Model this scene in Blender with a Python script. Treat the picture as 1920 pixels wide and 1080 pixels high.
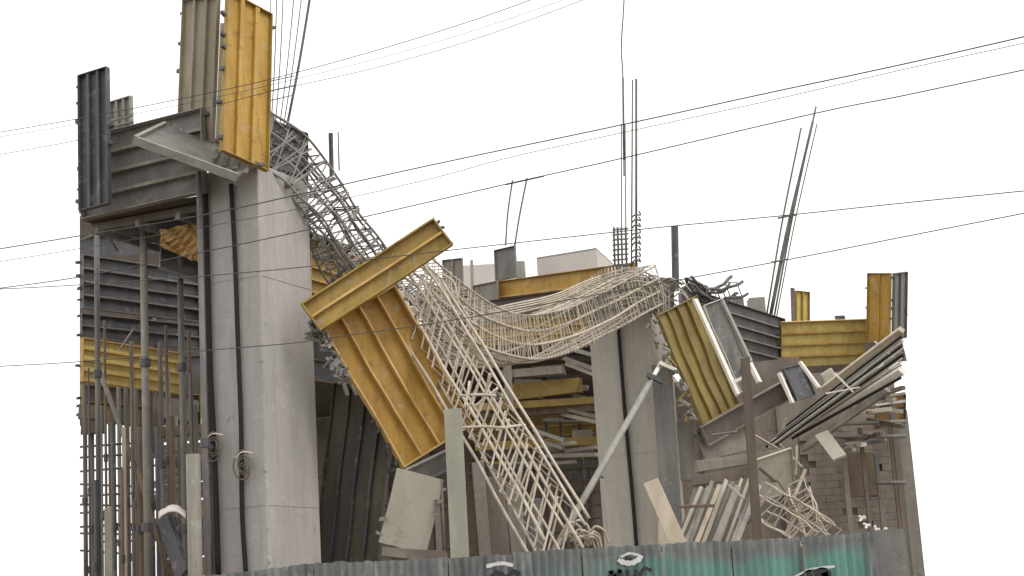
import bpy, bmesh, math, random
from mathutils import Vector as V, Matrix
R = math.radians
rnd = random.Random(7)
for o in list(bpy.data.objects): bpy.data.objects.remove(o)
scene = bpy.context.scene
COL = scene.collection

# ------------------------------------------------------------------ camera
FPX = 3000.0
PITCH, ROLL = math.atan(605/FPX), R(3.5)
CAM = V((0, 0, 1.6))
fw = V((0, math.cos(PITCH), math.sin(PITCH)))
r0 = V((1, 0, 0)); u0 = V((0, -math.sin(PITCH), math.cos(PITCH)))
rt = r0*math.cos(ROLL) - u0*math.sin(ROLL)
up = u0*math.cos(ROLL) + r0*math.sin(ROLL)
cd = bpy.data.cameras.new('camera'); cam = bpy.data.objects.new('camera', cd); COL.objects.link(cam)
cd.sensor_width = 36; cd.lens = 36*FPX/1920; cd.clip_end = 2000; cd.clip_start = 0.1
m = Matrix((rt, up, -fw)).transposed().to_4x4(); m.translation = CAM
cam.matrix_world = m
scene.camera = cam

# ------------------------------------------------------------------ overcast sky, weak wide sun
w = bpy.data.worlds.new('World'); scene.world = w; w.use_nodes = True
nt = w.node_tree; bg = nt.nodes['Background']
sky = nt.nodes.new('ShaderNodeTexSky'); sky.sky_type = 'NISHITA'; sky.sun_disc = False
SUN_EL, SUN_AZ = R(52), R(120)      # azimuth clockwise from +Y (away from the camera)
sky.sun_elevation = SUN_EL; sky.sun_rotation = SUN_AZ; sky.dust_density = 6; sky.air_density = 1.0
hs = nt.nodes.new('ShaderNodeHueSaturation'); hs.inputs['Saturation'].default_value = 0.06
cl = nt.nodes.new('ShaderNodeMix'); cl.data_type = 'RGBA'; cl.inputs[0].default_value = .85     # even cloud layer over the clear sky
cl.inputs[7].default_value = (10.6, 10.5, 10.3, 1)
nt.links.new(sky.outputs[0], hs.inputs['Color']); nt.links.new(hs.outputs[0], cl.inputs[6]); nt.links.new(cl.outputs[2], bg.inputs[0])
bg.inputs[1].default_value = 0.15
sd = bpy.data.lights.new('sun', 'SUN'); sd.energy = 0.8; sd.angle = R(14); sd.color = (1, .95, .87)
so = bpy.data.objects.new('sun', sd); COL.objects.link(so)
sdir = V((math.sin(SUN_AZ)*math.cos(SUN_EL), math.cos(SUN_AZ)*math.cos(SUN_EL), math.sin(SUN_EL)))
so.rotation_euler = sdir.to_track_quat('Z', 'Y').to_euler()
vs = scene.view_settings; vs.view_transform = 'Standard'; vs.look = 'None'; vs.exposure = 0.0; vs.gamma = 1

# ------------------------------------------------------------------ helpers
def ray(px, py): return fw*FPX + rt*(px-960) - up*(py-540)
def at(px, py, Y):
    d = ray(px, py); return CAM + d*(Y/d.y)
def on(px, py, p, n):
    d = ray(px, py); return CAM + d*((p-CAM).dot(n)/d.dot(n))
def to_cam(p): return (CAM-p).normalized()

ORG = {}
class MB:
    def __init__(s): s.v = []; s.f = []
    def poly(s, pts):
        b = len(s.v); s.v += [V(p) for p in pts]; s.f.append(tuple(range(b, b+len(pts)))); return s
    def box(s, c, ax, ay, az):                       # half-axis vectors
        b = len(s.v)
        for i in (-1, 1):
            for j in (-1, 1):
                for k in (-1, 1): s.v.append(c+ax*i+ay*j+az*k)
        q = [(0,1,3,2),(4,6,7,5),(0,4,5,1),(2,3,7,6),(0,2,6,4),(1,5,7,3)]
        if ax.cross(ay).dot(az) < 0: q = [t[::-1] for t in q]
        s.f += [tuple(b+i for i in t) for t in q]; return s
    def bar(s, p, q, w, h, ref=V((0,0,1))):          # square bar p->q
        t = (q-p); L = t.length; t = t/L
        a = t.cross(ref)
        if a.length < .05: a = t.cross(V((1,0,0)))
        a.normalize(); c = a.cross(t)
        return s.box((p+q)/2, t*(L/2), a*(w/2), c*(h/2))
    def tube(s, pts, r, n=6, closed=False):
        pts = [V(p) for p in pts]; N = len(pts); b = len(s.v); prev = None
        for i, p in enumerate(pts):
            if closed: t = pts[(i+1) % N]-pts[i-1]
            else: t = pts[min(i+1, N-1)]-pts[max(i-1, 0)]
            t = t.normalized() if t.length > 1e-9 else V((0,0,1))
            if prev is None:
                a = t.cross(V((.3,.5,.81)))
            else: a = prev - t*prev.dot(t)
            a.normalize(); prev = a; c = t.cross(a)
            for k in range(n):
                g = 2*math.pi*k/n; s.v.append(p+a*(math.cos(g)*r)+c*(math.sin(g)*r))
        for i in range(N if closed else N-1):
            j = (i+1) % N
            for k in range(n):
                l = (k+1) % n; s.f.append((b+i*n+k, b+i*n+l, b+j*n+l, b+j*n+k))
        if not closed:
            s.f.append(tuple(b+k for k in reversed(range(n)))); s.f.append(tuple(b+(N-1)*n+k for k in range(n)))
        return s

def mk(name, mb, mat, parent=None, smooth=False, bevel=0):
    me = bpy.data.meshes.new(name); org = ORG[parent.name] if parent else None
    if org is None:
        zs = min(p.z for p in mb.v); c = sum(mb.v, V())/len(mb.v); org = V((c.x, c.y, zs))
    me.from_pydata([tuple(p-org) for p in mb.v], [], mb.f); me.materials.append(mat)
    if smooth:
        for p in me.polygons: p.use_smooth = True
    o = bpy.data.objects.new(name, me); COL.objects.link(o)
    if parent: o.parent = parent
    else: o.location = org
    ORG[o.name] = org
    if bevel:
        bm = o.modifiers.new('bevel', 'BEVEL'); bm.width = bevel; bm.segments = 2; bm.limit_method = 'ANGLE'
    return o
LABELS = {}
def tag(o, label, cat, group=None):
    o['label'] = label; o['category'] = cat; o['kind'] = 'thing'
    if group: o['group'] = group
    return o
def thing(name, label, cat, loc, group=None):
    o = bpy.data.objects.new(name, None); COL.objects.link(o); o.location = loc; o.empty_display_size = .2
    ORG[o.name] = V(loc); return tag(o, label, cat, group)

def spline(pts, n=8):
    P = [V(p) for p in pts]; out = []
    for i in range(len(P)-1):
        a = P[i-1] if i else P[0]*2-P[1]; b = P[i]; c = P[i+1]
        d = P[i+2] if i+2 < len(P) else P[-1]*2-P[-2]
        for k in range(n):
            t = k/n
            out.append(.5*((2*b)+(c-a)*t+(2*a-5*b+4*c-d)*t*t+(3*b-a-3*c+d)*t**3))
    out.append(P[-1]); return out
def pxs(lst, Y=None): return [at(p[0], p[1], p[2] if len(p) > 2 else Y) for p in lst]

# ------------------------------------------------------------------ materials
MATS = {}
def mat(name, c1, c2, scale=3.0, rough=.8, metal=0.0, bump=.15, spots=None, spot_amt=.5, streak=(1,1,.25), fine=30, crust=None, crust_amt=.6, drips=0.0):
    if name in MATS: return MATS[name]
    mt = bpy.data.materials.new(name); mt.use_nodes = True; N = mt.node_tree.nodes; L = mt.node_tree.links
    bs = N['Principled BSDF']; tc = N.new('ShaderNodeTexCoord'); mp = N.new('ShaderNodeMapping')
    geo = N.new('ShaderNodeNewGeometry')
    mp.inputs['Scale'].default_value = streak; L.new(geo.outputs['Position'], mp.inputs[0])
    n1 = N.new('ShaderNodeTexNoise'); n1.inputs['Scale'].default_value = scale; n1.inputs['Detail'].default_value = 6; n1.inputs['Roughness'].default_value = .65
    L.new(mp.outputs[0], n1.inputs['Vector'])
    cr = N.new('ShaderNodeValToRGB'); cr.color_ramp.elements[0].position = .36; cr.color_ramp.elements[1].position = .66
    cr.color_ramp.elements[0].color = (*c2, 1); cr.color_ramp.elements[1].color = (*c1, 1); L.new(n1.outputs[0], cr.inputs[0])
    out = cr.outputs[0]
    n2 = N.new('ShaderNodeTexNoise'); n2.inputs['Scale'].default_value = fine; n2.inputs['Detail'].default_value = 4
    L.new(geo.outputs['Position'], n2.inputs['Vector'])
    if spots:
        n3 = N.new('ShaderNodeTexNoise'); n3.inputs['Scale'].default_value = scale*2.3; n3.inputs['Detail'].default_value = 8; n3.inputs['Roughness'].default_value = .75
        L.new(geo.outputs['Position'], n3.inputs['Vector'])
        rp = N.new('ShaderNodeValToRGB'); rp.color_ramp.elements[0].position = .56; rp.color_ramp.elements[1].position = .66
        rp.color_ramp.elements[0].color = (0,0,0,1); rp.color_ramp.elements[1].color = (spot_amt,)*3+(1,)
        L.new(n3.outputs[0], rp.inputs[0])
        mx = N.new('ShaderNodeMix'); mx.data_type = 'RGBA'; L.new(rp.outputs[0], mx.inputs[0]); L.new(out, mx.inputs[6]); mx.inputs[7].default_value = (*spots, 1)
        out = mx.outputs[2]
    def layer(sc, lo, hi, amt, col, scl=(1,1,1), det=8, ro=.7):
        nonlocal out
        m2 = N.new('ShaderNodeMapping'); m2.inputs['Scale'].default_value = scl; m2.inputs['Location'].default_value = (sc*3.1, sc*1.7, 5); L.new(geo.outputs['Position'], m2.inputs[0])
        n_ = N.new('ShaderNodeTexNoise'); n_.inputs['Scale'].default_value = sc; n_.inputs['Detail'].default_value = det; n_.inputs['Roughness'].default_value = ro
        L.new(m2.outputs[0], n_.inputs['Vector'])
        r_ = N.new('ShaderNodeValToRGB'); r_.color_ramp.elements[0].position = lo; r_.color_ramp.elements[1].position = hi
        r_.color_ramp.elements[0].color = (0,0,0,1); r_.color_ramp.elements[1].color = (amt,)*3+(1,); L.new(n_.outputs[0], r_.inputs[0])
        x_ = N.new('ShaderNodeMix'); x_.data_type = 'RGBA'; L.new(r_.outputs[0], x_.inputs[0]); L.new(out, x_.inputs[6]); x_.inputs[7].default_value = (*col, 1)
        out = x_.outputs[2]
    if drips: layer(9, .50, .72, drips, tuple(c*.45 for c in c2), (1,1,.07), 5)
    if crust: layer(4.3, .57, .63, crust_amt, crust); layer(14, .64, .68, crust_amt*.8, crust)
    mul = N.new('ShaderNodeMix'); mul.data_type = 'RGBA'; mul.blend_type = 'OVERLAY'; mul.inputs[0].default_value = .16
    L.new(out, mul.inputs[6]); L.new(n2.outputs[0], mul.inputs[7])
    L.new(mul.outputs[2], bs.inputs['Base Color'])
    bs.inputs['Roughness'].default_value = rough; bs.inputs['Metallic'].default_value = metal
    bp = N.new('ShaderNodeBump'); bp.inputs['Strength'].default_value = bump; bp.inputs['Distance'].default_value = .02
    L.new(n2.outputs[0], bp.inputs['Height']); L.new(bp.outputs[0], bs.inputs['Normal'])
    MATS[name] = mt; return mt
RUST = (.11, .05, .025)
CEM = (.42,.39,.34)
CONC = mat('concrete', (.43,.405,.39), (.355,.335,.32), 1.0, .9, bump=.12, spots=(.30,.28,.265), spot_amt=.4, drips=.28, crust=(.55,.52,.49), crust_amt=.25)
CONC2 = mat('concrete_warm', (.46,.43,.38), (.37,.345,.30), 1.3, .9, bump=.12, spots=(.30,.28,.245), spot_amt=.4, drips=.28, crust=(.54,.51,.46), crust_amt=.25)
YEL = mat('yellow_paint', (.50,.305,.055), (.37,.21,.035), 2.2, .6, bump=.1, spots=(.16,.085,.035), spot_amt=.75, drips=.55, crust=CEM, crust_amt=.35)
YELD = mat('yellow_paint_mustard', (.41,.235,.032), (.29,.155,.02), 2.2, .6, bump=.1, spots=(.13,.075,.03), spot_amt=.7, drips=.3, crust=CEM, crust_amt=.3)
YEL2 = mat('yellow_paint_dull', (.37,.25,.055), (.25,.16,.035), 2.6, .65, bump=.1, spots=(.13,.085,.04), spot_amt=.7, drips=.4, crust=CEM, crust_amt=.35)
YEL3 = mat('yellow_paint_pale', (.74,.61,.22), (.58,.46,.15), 2.6, .65, bump=.1, spots=(.20,.13,.05), spot_amt=.5, drips=.4, crust=CEM, crust_amt=.3)
YRIB = mat('yellow_rib_worn', (.58,.38,.14), (.40,.24,.07), 3, .55, bump=.1)
OLIVE = mat('olive_paint', (.275,.20,.05), (.185,.135,.045), 2.8, .65, bump=.1, spots=(.12,.09,.05), spot_amt=.7)
GREY = mat('grey_steel', (.20,.19,.175), (.12,.115,.11), 2.6, .6, bump=.12, drips=.35, crust=CEM, crust_amt=.25, spots=(.10,.07,.05), spot_amt=.5)
DGREY = mat('dark_steel', (.095,.092,.10), (.05,.05,.056), 2.4, .55, bump=.12, drips=.35, crust=CEM, crust_amt=.25, spots=(.07,.055,.05), spot_amt=.5)
LGREY = mat('light_steel', (.33,.32,.285), (.25,.24,.215), 2.2, .65, bump=.1, drips=.35, crust=CEM, crust_amt=.25, spots=(.18,.15,.12), spot_amt=.4)
PALE = mat('pale_board', (.47,.44,.36), (.38,.355,.29), 1.6, .8, bump=.1, spots=(.24,.21,.17), spot_amt=.5)
TAUPE = mat('taupe_steel', (.27,.245,.20), (.18,.165,.14), 2.4, .65, bump=.1, drips=.35, crust=CEM, crust_amt=.25, spots=(.12,.08,.05), spot_amt=.5)
BROWN = mat('brown_timber', (.21,.155,.105), (.12,.09,.065), 3.5, .85, bump=.25)
TIMB = mat('pale_timber', (.58,.50,.40), (.44,.37,.28), 4, .85, bump=.2)
RED = mat('raw_brown_steel', (.19,.155,.13), (.12,.10,.085), 2.4, .75, bump=.15, spots=RUST, spot_amt=.5)
EDGE = mat('worn_bright_edge', (.80,.76,.69), (.64,.60,.53), 6, .5, bump=.05)
REB = mat('dusty_rebar', (.62,.55,.45), (.43,.37,.29), 7, .7, bump=.2, spots=(.20,.13,.08), spot_amt=.6)
REBG = mat('grey_rebar', (.30,.285,.265), (.17,.16,.15), 7, .7, bump=.2, spots=(.15,.11,.08), spot_amt=.5)
REBD = mat('dark_rebar', (.17,.16,.145), (.09,.085,.08), 7, .65, bump=.2, spots=(.10,.065,.04), spot_amt=.5)
REBM = mat('grimy_rebar', (.50,.44,.36), (.33,.285,.225), 7, .75, bump=.2, spots=(.14,.09,.06), spot_amt=.6)
BLACK = mat('black_rubber_and_gaps', (.016,.013,.012), (.010,.009,.008), 5, .85)
WIRE = mat('wire_insulation', (.09,.085,.082), (.06,.056,.054), 5, .6)
ORANGE = mat('orange_plywood', (.66,.46,.21), (.45,.27,.09), 5, .7, spots=(.2,.1,.04), spot_amt=.6)
WHITE = mat('white_paint', (.78,.76,.72), (.66,.64,.60), 4, .6)
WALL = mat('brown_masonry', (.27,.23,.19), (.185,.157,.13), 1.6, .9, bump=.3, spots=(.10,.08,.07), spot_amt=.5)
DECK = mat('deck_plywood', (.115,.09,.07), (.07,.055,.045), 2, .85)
BOXW = mat('rendered_block', (.62,.57,.53), (.54,.50,.465), 1.5, .85)
GRND = mat('earth', (.22,.185,.15), (.14,.12,.10), .8, .95, bump=.3, streak=(1,1,1))

# ------------------------------------------------------------------ ground
g = MB(); S = 900; g.poly([(-S,-S,0),(S,-S,0),(S,S,0),(-S,S,0)])
go = mk('ground', g, GRND); go['kind'] = 'structure'

# building axes: U runs along the row of columns (away, to the right), W to the left and back
K = at(500, 800, 26.0); K.z = 0
K2 = at(1238, 800, 40.5); K2.z = 0
U = (V((K2.x, K2.y, 0))-V((K.x, K.y, 0))).normalized(); U = V((.405,.914,0)).normalized()
W = V((-U.y, U.x, 0))
Z = V((0,0,1))

# ------------------------------------------------------------------ panels
def panel(name, label, cat, tl, tr, bl, ribs=3, ribdir='b', m_sheet=YEL, m_rib=None, m_fl=None, depth=.09, front=True,
          clips=0, group=None, ribw=.022, solve=True, flange=True, thick=.014, clipmat=None, flw=.018):
    TL, TR = at(*tl), at(*tr); a = TR-TL
    BL = at(*bl)
    if solve:
        d = ray(bl[0], bl[1]); k = d.dot(a)
        if abs(k) > 1e-6:
            t = (TL-CAM).dot(a)/k; B2 = CAM+d*t
            if t > 0 and abs(B2.y-bl[2]) < 2.5: BL = B2
    b = BL-TL; an = a.normalized(); b = b-an*b.dot(an)
    Wd, L = a.length, b.length; bn = b/L; n = an.cross(bn)
    if n.dot(to_cam(TL)) < 0: n = -n
    c0 = TL+a/2+b/2
    base = min((TL, TR, TL+b, TR+b), key=lambda p: p.z)
    th = thing(name, label, cat, base, group)
    sg = 1 if front else -1
    mk('face_sheet', MB().box(c0-n*(thick/2), a/2, b/2, n*(thick/2)), m_sheet, th)
    mr = m_rib or m_sheet; mf = m_fl or mr
    fl = []
    if flange:
        hd = n*(depth/2)*sg
        off = n*(depth/2+.001)*sg if front else -n*(depth/2+thick+.001)
        for p, q in ((TL+bn*flw/2, TR+bn*flw/2), (TL+b-bn*flw/2, TR+b-bn*flw/2)):
            mk('edge_flange', MB().box((p+q)/2+off, a/2, bn*(flw/2), hd), mf, th)
        for p in (TL+an*flw/2, TR-an*flw/2):
            fl.append(None); fl[-1] = mk('edge_flange', MB().box(p+b/2+off, an*(flw/2), b/2-bn*(flw+.001), hd), mf, th)
    ro = n*(depth*.42+.001) if front else -n*(depth*.42+thick+.001)
    for i in range(ribs):
        t = (i+1)/(ribs+1)
        if ribdir == 'b': mk('rib', MB().box(TL+a*t+b/2+ro, an*(ribw/2), b/2-bn*(flw+.002), n*depth*.42), mr, th)
        else: mk('rib', MB().box(TL+b*t+a/2+ro, bn*(ribw/2), a/2-an*(flw+.002), n*depth*.42), mr, th)
    if not clips and Wd*L > .9: clips = int(3+L*2)
    for i in range(clips):
        t = (i+.5)/clips+rnd.uniform(-.03,.03); s = rnd.choice((0,1))
        p = TL+b*t+a*s+an*(.035 if s else -.035)+n*rnd.uniform(-.02,.05)
        q = rnd.uniform(.03,.06)
        mk('clip', MB().box(p, (an+bn*rnd.uniform(-.5,.5)).normalized()*.045, bn*q*.6, n*.03), clipmat or DGREY, fl[s] if fl else th)
    return th, TL, a, b, n

def cage(name, label, path, side, w, h, offs, step, mbar, rbar, mst, rst, jit=.02, tilt=0.0, group=None, cat='rebar cage', missing=0.0, nseg=8, lean=0.0, shape=None):
    P = spline(path, nseg); N = len(P)
    frames = []
    for i in range(N):
        t = (P[min(i+1,N-1)]-P[max(i-1,0)]).normalized()
        s = side-t*side.dot(t); s.normalize(); u = s.cross(t)
        if u.z < 0 and abs(u.z) > .05: u = -u
        frames.append((t, s, u))
    base = min(P, key=lambda p: p.z)
    th = thing(name, label, cat, base, group)
    sc = shape or (lambda f: (1, 1))
    for (so_, uo) in offs:
        ph = [rnd.uniform(0,6.28) for _ in range(4)]; pts = []
        e0 = rnd.randint(0, 2); e1 = rnd.randint(0, 2)
        for i in range(e0, N-e1):
            t, s, u = frames[i]; f = i/(N-1); kx, ky = sc(f)
            js = jit*(math.sin(f*9+ph[0])+.6*math.sin(f*23+ph[1])); ju = jit*(math.sin(f*8+ph[2])+.6*math.sin(f*21+ph[3]))
            pts.append(P[i]+s*(so_*w/2*kx+js)+u*(uo*h/2*ky+ju))
        mk('main_bar', MB().tube(pts, rbar*rnd.uniform(.8,1.15), 6), REBM if (mbar is REB and rnd.random() < .35) else mbar, th, smooth=True)
    # stirrups
    acc = 0; nxt = step*.5
    for i in range(1, N):
        seg = (P[i]-P[i-1]).length
        while acc+seg >= nxt:
            f = (nxt-acc)/seg; c = P[i-1].lerp(P[i], f); t, s, u = frames[i]; kx, ky = sc(i/(N-1))
            nxt += step*rnd.uniform(.75, 1.25)
            if rnd.random() < missing: continue
            tl = rnd.uniform(-tilt, tilt)+lean
            u2 = (u+t*tl).normalized(); s2 = (s+t*rnd.uniform(-tilt, tilt)).normalized()
            hw, hh = w/2*kx*1.03, h/2*ky*1.03
            q = [c+s2*hw+u2*hh*1.0, c-s2*hw+u2*hh, c-s2*hw-u2*hh, c+s2*hw-u2*hh]
            mk('stirrup', MB().tube(q, rst, 5, closed=True), REBM if (mst is REB and rnd.random() < .45) else mst, th)
        acc += seg
    return th

def bar_thing(name, label, cat, pts, r, mt, group=None, n=7):
    return tag(mk(name, MB().tube(pts, r, n), mt, smooth=True), label, cat, group)
def plank(name, label, cat, p, q, wd, hd, mt, group=None, ref=Z, bevel=.006):
    mb = MB().bar(p, q, wd, hd, ref); t = (q-p).normalized(); j = min(.12, .35*max(wd, hd), .2*(q-p).length)
    if name not in ('leaning_post', 'column_board'):
        mid = (p+q)/2
        for v in mb.v:                      # uneven sawn or broken ends, slightly twisted section
            v += t*rnd.uniform(-j, j*.4)*(1 if (v-mid).dot(t) > 0 else -1)
            v += V((rnd.uniform(-1,1), rnd.uniform(-1,1), rnd.uniform(-1,1)))*min(wd, hd)*.10
    return tag(mk(name, mb, mt, bevel=bevel), label, cat, group)

# ------------------------------------------------------------------ columns
def column(name, label, corner_px, py, Y, wl, wr, top_py, mt, seams):
    c = at(corner_px, py, Y); top = at(corner_px-12, top_py, Y).z
    c.z = 0
    cen = c+W*(wl/2)+U*(wr/2)+Z*(top/2)
    th = thing(name, label, 'column', V((cen.x, cen.y, 0)))
    sh = mk('shaft', MB().box(cen, W*(wl/2), U*(wr/2), Z*(top/2)), mt, th, bevel=.025)
    for f in seams:      # thin raised joint lines left by the shutter boards
        z = top*f
        mk('joint_fin', MB().box(c+W*(wl/2)-U*.004+Z*z, W*(wl/2-.04), U*.004, Z*.006), mt, sh)
        mk('joint_fin', MB().box(c+U*(wr/2)-W*.004+Z*z, U*(wr/2-.04), W*.004, Z*.006), mt, sh)
    for i in range(16):       # grout lumps left along the corner and faces
        f = rnd.random(); z = rnd.uniform(.5, top-.2)
        p_ = (c+W*wl*f*rnd.choice((.02,1)) if i % 2 else c+U*wr*f*rnd.choice((.02,1)))+Z*z
        k = rnd.uniform(.015,.04)
        mk('grout_lump', MB().box(p_, U*k*.6, W*k*.7, Z*k*rnd.uniform(.7,2.5)), mt, sh, bevel=.01)
    return c, top
KL, TOPL = column('concrete_column', 'tall pale concrete column at the near corner, under the yellow and grey shutter', 497, 800, 26.0, 1.24, 1.62, 304, CONC, (.38,.79))
KR, TOPR = column('concrete_column', 'pale concrete column in the middle under the end of the sagging cage', 1236, 800, 40.5, 1.72, 1.5, 585, CONC2, (.6,))

def left_face(px, py, off=0.0): return on(px, py, KL-U*off, U)
def right_face(px, py, off=0.0): return on(px, py, KL-W*off, W)
def rc_face(px, py, off=0.0): return on(px, py, KR-U*off, U)

# hanging cords on the columns
def cord(label, pts, r, coil=None, facefn=left_face):
    P = spline([facefn(x, y, .07) for x, y in pts], 6)
    th = thing('hanging_cable', label, 'cable', P[-1])
    mk('cable_run', MB().tube(P, r, 7), BLACK, th, smooth=True)
    if coil:
        c = facefn(coil[0], coil[1], .13)
        for k in range(4):
            pts2 = []
            rr = .13+.035*k*(-1)**k
            for i in range(22):
                g_ = 2*math.pi*i/22
                pts2.append(c+W*(math.cos(g_)*rr*.8)+Z*(math.sin(g_)*rr*1.2)-U*(.02*math.sin(g_*2+k)+.022*k))
            mk('coil_loop', MB().tube(pts2, .013, 5, closed=True), REBD if k % 2 else BROWN, th, smooth=True)
        mk('tie_wire', MB().tube(spline([c+Z*.12+W*.1-U*.1, c+Z*.2-W*.06-U*.12, c+Z*.17-W*.25-U*.1], 5), .011, 5), EDGE, th)
    return th
cord('black cable with a coil hanging down the middle of the near column face', [(433,345),(440,470),(446,640),(452,800),(454,960),(461,1078)], .04, (457,872))
cord('black cable with a coil hanging down the left edge of the near column', [(384,340),(389,520),(394,700),(402,860),(409,1078)], .05, (401,838))
cord('thin dark cable hanging down the face of the middle column', [(1158,596),(1166,700),(1175,810),(1186,930),(1194,1030)], .05, None, rc_face)
bar_thing('conduit_pipe', 'pale thin conduit beside the left edge of the near column', 'pipe', spline([left_face(376,330,.05), left_face(385,600,.05), left_face(397,1078,.05)]), .03, GREY)

# ------------------------------------------------------------------ shutters above the near column
def tilt_panel(name, label, cat, tl, tr, bl, **k): return panel(name, label, cat, tl, tr, bl, **k)
tilt_panel('column_shutter', 'grey ribbed steel column shutter standing beside the tall yellow one', 'formwork', (347,0,26.25), (413,-6,25.75), (336,276,26.25), ribs=2, m_sheet=mat('khaki_steel', (.36,.32,.235), (.25,.22,.16), 2.4, .6, spots=(.20,.15,.10), spot_amt=.4), depth=.07, ribw=.05, clips=5)
tilt_panel('column_shutter', 'tall yellow steel column shutter standing above the near column', 'formwork', (423,-16,25.72), (506,29,26.5), (412,284,25.72), ribs=2, m_sheet=YEL, m_fl=YEL2, depth=.08, ribw=.09, clips=0)
# row of wedge clips down the yellow shutter's free edge
yth = [o for o in COL.objects if o.name.startswith('column_shutter')][-1]
for i in range(17):
    f = i/16; p = at(503-13*f, 38+245*f, 26.5)
    mk('wedge_clip', MB().box(p, V((.035,.01,0)), V((-.01,.03,0)), Z*.03), DGREY, yth)
for i in range(9):      # rusty clips along its foot
    p = at(402+11*i+rnd.uniform(-3,3), 268+5*i+rnd.uniform(-6,6), 25.62)
    mk('rusty_clip', MB().box(p, V((.06,.02,rnd.uniform(-.02,.02))), V((-.01,.03,0)), V((rnd.uniform(-.01,.01),0,.025))), RED, yth)
# strap between the two shutters
mk('corner_strip', MB().bar(at(419,44,25.66), at(409,282,25.66), .10, .05, V((0,1,0))), mat('khaki_steel',0,0), yth)

# platform plate under the shutters
pl = MB(); P1 = [at(247,262,25.3), at(312,238,25.9), at(492,296,25.9), at(492,326,25.1), at(432,333,24.9)]
z0 = P1[0]
nrm = Z
tp = thing('platform_board', 'grey platform board jutting out under the yellow and grey shutters', 'platform', P1[3])
a_, b_ = at(312,238,26.3), at(492,303,26.3); c_ = at(247,262,25.2)
d1 = (b_-a_); d2 = (c_-a_); d2 = d2-d1.normalized()*d2.dot(d1.normalized())
nn = d1.cross(d2).normalized()
if nn.z < 0: nn = -nn
cc = a_+d1/2+d2/2
mk('board', MB().box(cc, d1/2, d2/2, nn*.025), GREY, tp)
mk('edge_rail', MB().box(a_+d1/2+d2*1.0+nn*.01, d1/2, d2.normalized()*.03, nn*.07), LGREY, tp)
mk('edge_rail', MB().box(a_+d2/2-d1.normalized()*.035+nn*.01, d2/2, d1.normalized()*.03, nn*.075), LGREY, tp)
for t in (.25,.6,.9): mk('bearer', MB().box(a_+d1*t+d2*.45-nn*.08, d1.normalized()*.05, d2*.45, nn*.05), RED, tp)
for t in (.62,.72,.83,.93):
    mk('broken_timber', MB().bar(a_+d1*t+d2*.3+nn*.05, a_+d1*(t+.1)+d2*.85+nn*rnd.uniform(.05,.12), .08, .03), RED, tp)

# ------------------------------------------------------------------ left side beam formwork
YL = 26.9
def lf(px, py, off): # depth value on the left face plane
    return left_face(px, py, off).y
panel('beam_shutter', 'grey ribbed beam shutter running left from the near column head', 'formwork', (160,262,lf(160,262,.10)), (385,205,lf(385,205,.10)), (160,414,lf(160,414,.10)), ribs=3, ribdir='a', m_sheet=GREY, m_rib=TAUPE, depth=.13, ribw=.06)
panel('column_shutter', 'dark blue-grey ribbed column shutter at the far left edge', 'formwork', (151,144,lf(151,144,.5)), (205,127,lf(205,127,.5)), (153,398,lf(153,398,.5)), ribs=2, m_sheet=DGREY, depth=.09, ribw=.05)
panel('column_shutter', 'pale grey ribbed panel showing behind the dark shutter at the left', 'formwork', (196,196,28.2), (248,180,27.8), (198,262,28.2), ribs=3, m_sheet=LGREY, depth=.07, ribw=.05)
for i, y in enumerate((224,236)):
    plank('timber_batten', 'pale batten across the ribbed panel behind the dark shutter', 'batten', at(200,y+4,27.7), at(250,y-8,27.4), .05, .04, LGREY, 'battens behind the dark shutter')
# soffit deck of the left bay and its joists
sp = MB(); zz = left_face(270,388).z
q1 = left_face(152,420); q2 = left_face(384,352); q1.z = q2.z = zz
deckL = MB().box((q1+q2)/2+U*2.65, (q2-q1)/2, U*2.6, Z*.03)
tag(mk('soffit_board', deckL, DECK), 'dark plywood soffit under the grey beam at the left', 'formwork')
for i in range(8):
    o_ = U*(.25+.62*i)-Z*.13
    plank('soffit_joist', 'dark joist under the plywood soffit at the left', 'joist', q1+o_, q1.lerp(q2, .62 if i else 1)+o_, .1, .14, GREY if i % 2 else RED, 'joists under the left soffit')
for i in range(3):
    f = .15+.33*i; p = q1.lerp(q2, f)-Z*.3
    plank('soffit_bearer', 'bearer beam carrying the soffit joists at the left', 'beam', p-U*.1, p+U*5.0, .09, .12, GREY, 'bearers under the left soffit')
# interior beams seen under the soffit, receding to the right
panel('beam_shutter', 'dark ribbed beam shutter hanging inside the left bay', 'formwork', (150,478,30.4), (372,512,32.6), (150,578,30.4), ribs=3, ribdir='a', m_sheet=DGREY, m_rib=GREY, m_fl=GREY, depth=.10, ribw=.035, clips=4)
panel('beam_shutter', 'yellow ribbed beam shutter inside the left bay behind the props', 'formwork', (150,634,30.6), (340,664,32.6), (150,716,30.6), ribs=3, ribdir='a', m_sheet=YEL3, m_rib=YRIB, depth=.10, ribw=.03)
panel('beam_shutter', 'dark olive beam shutter low in the left bay', 'formwork', (150,722,32.6), (372,742,34.2), (150,786,32.6), ribs=1, ribdir='a', m_sheet=RED, m_rib=OLIVE, depth=.10, ribw=.03)
panel('beam_shutter', 'dark steel panel above the yellow beam in the left bay', 'formwork', (150,588,31.9), (374,612,33.5), (150,634,31.9), ribs=1, ribdir='a', m_sheet=DGREY, m_rib=GREY, depth=.08, ribw=.03)
plank('timber_beam', 'grey timber beam end near the column in the left bay', 'beam', at(270,764,33.5), at(378,772,33.9), .25, .42, TAUPE)
plank('timber_beam', 'dark brown timber beam at the far left edge above the bright gap', 'beam', at(151,772,32.0), at(300,790,32.9), .25, .3, BROWN)
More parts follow.
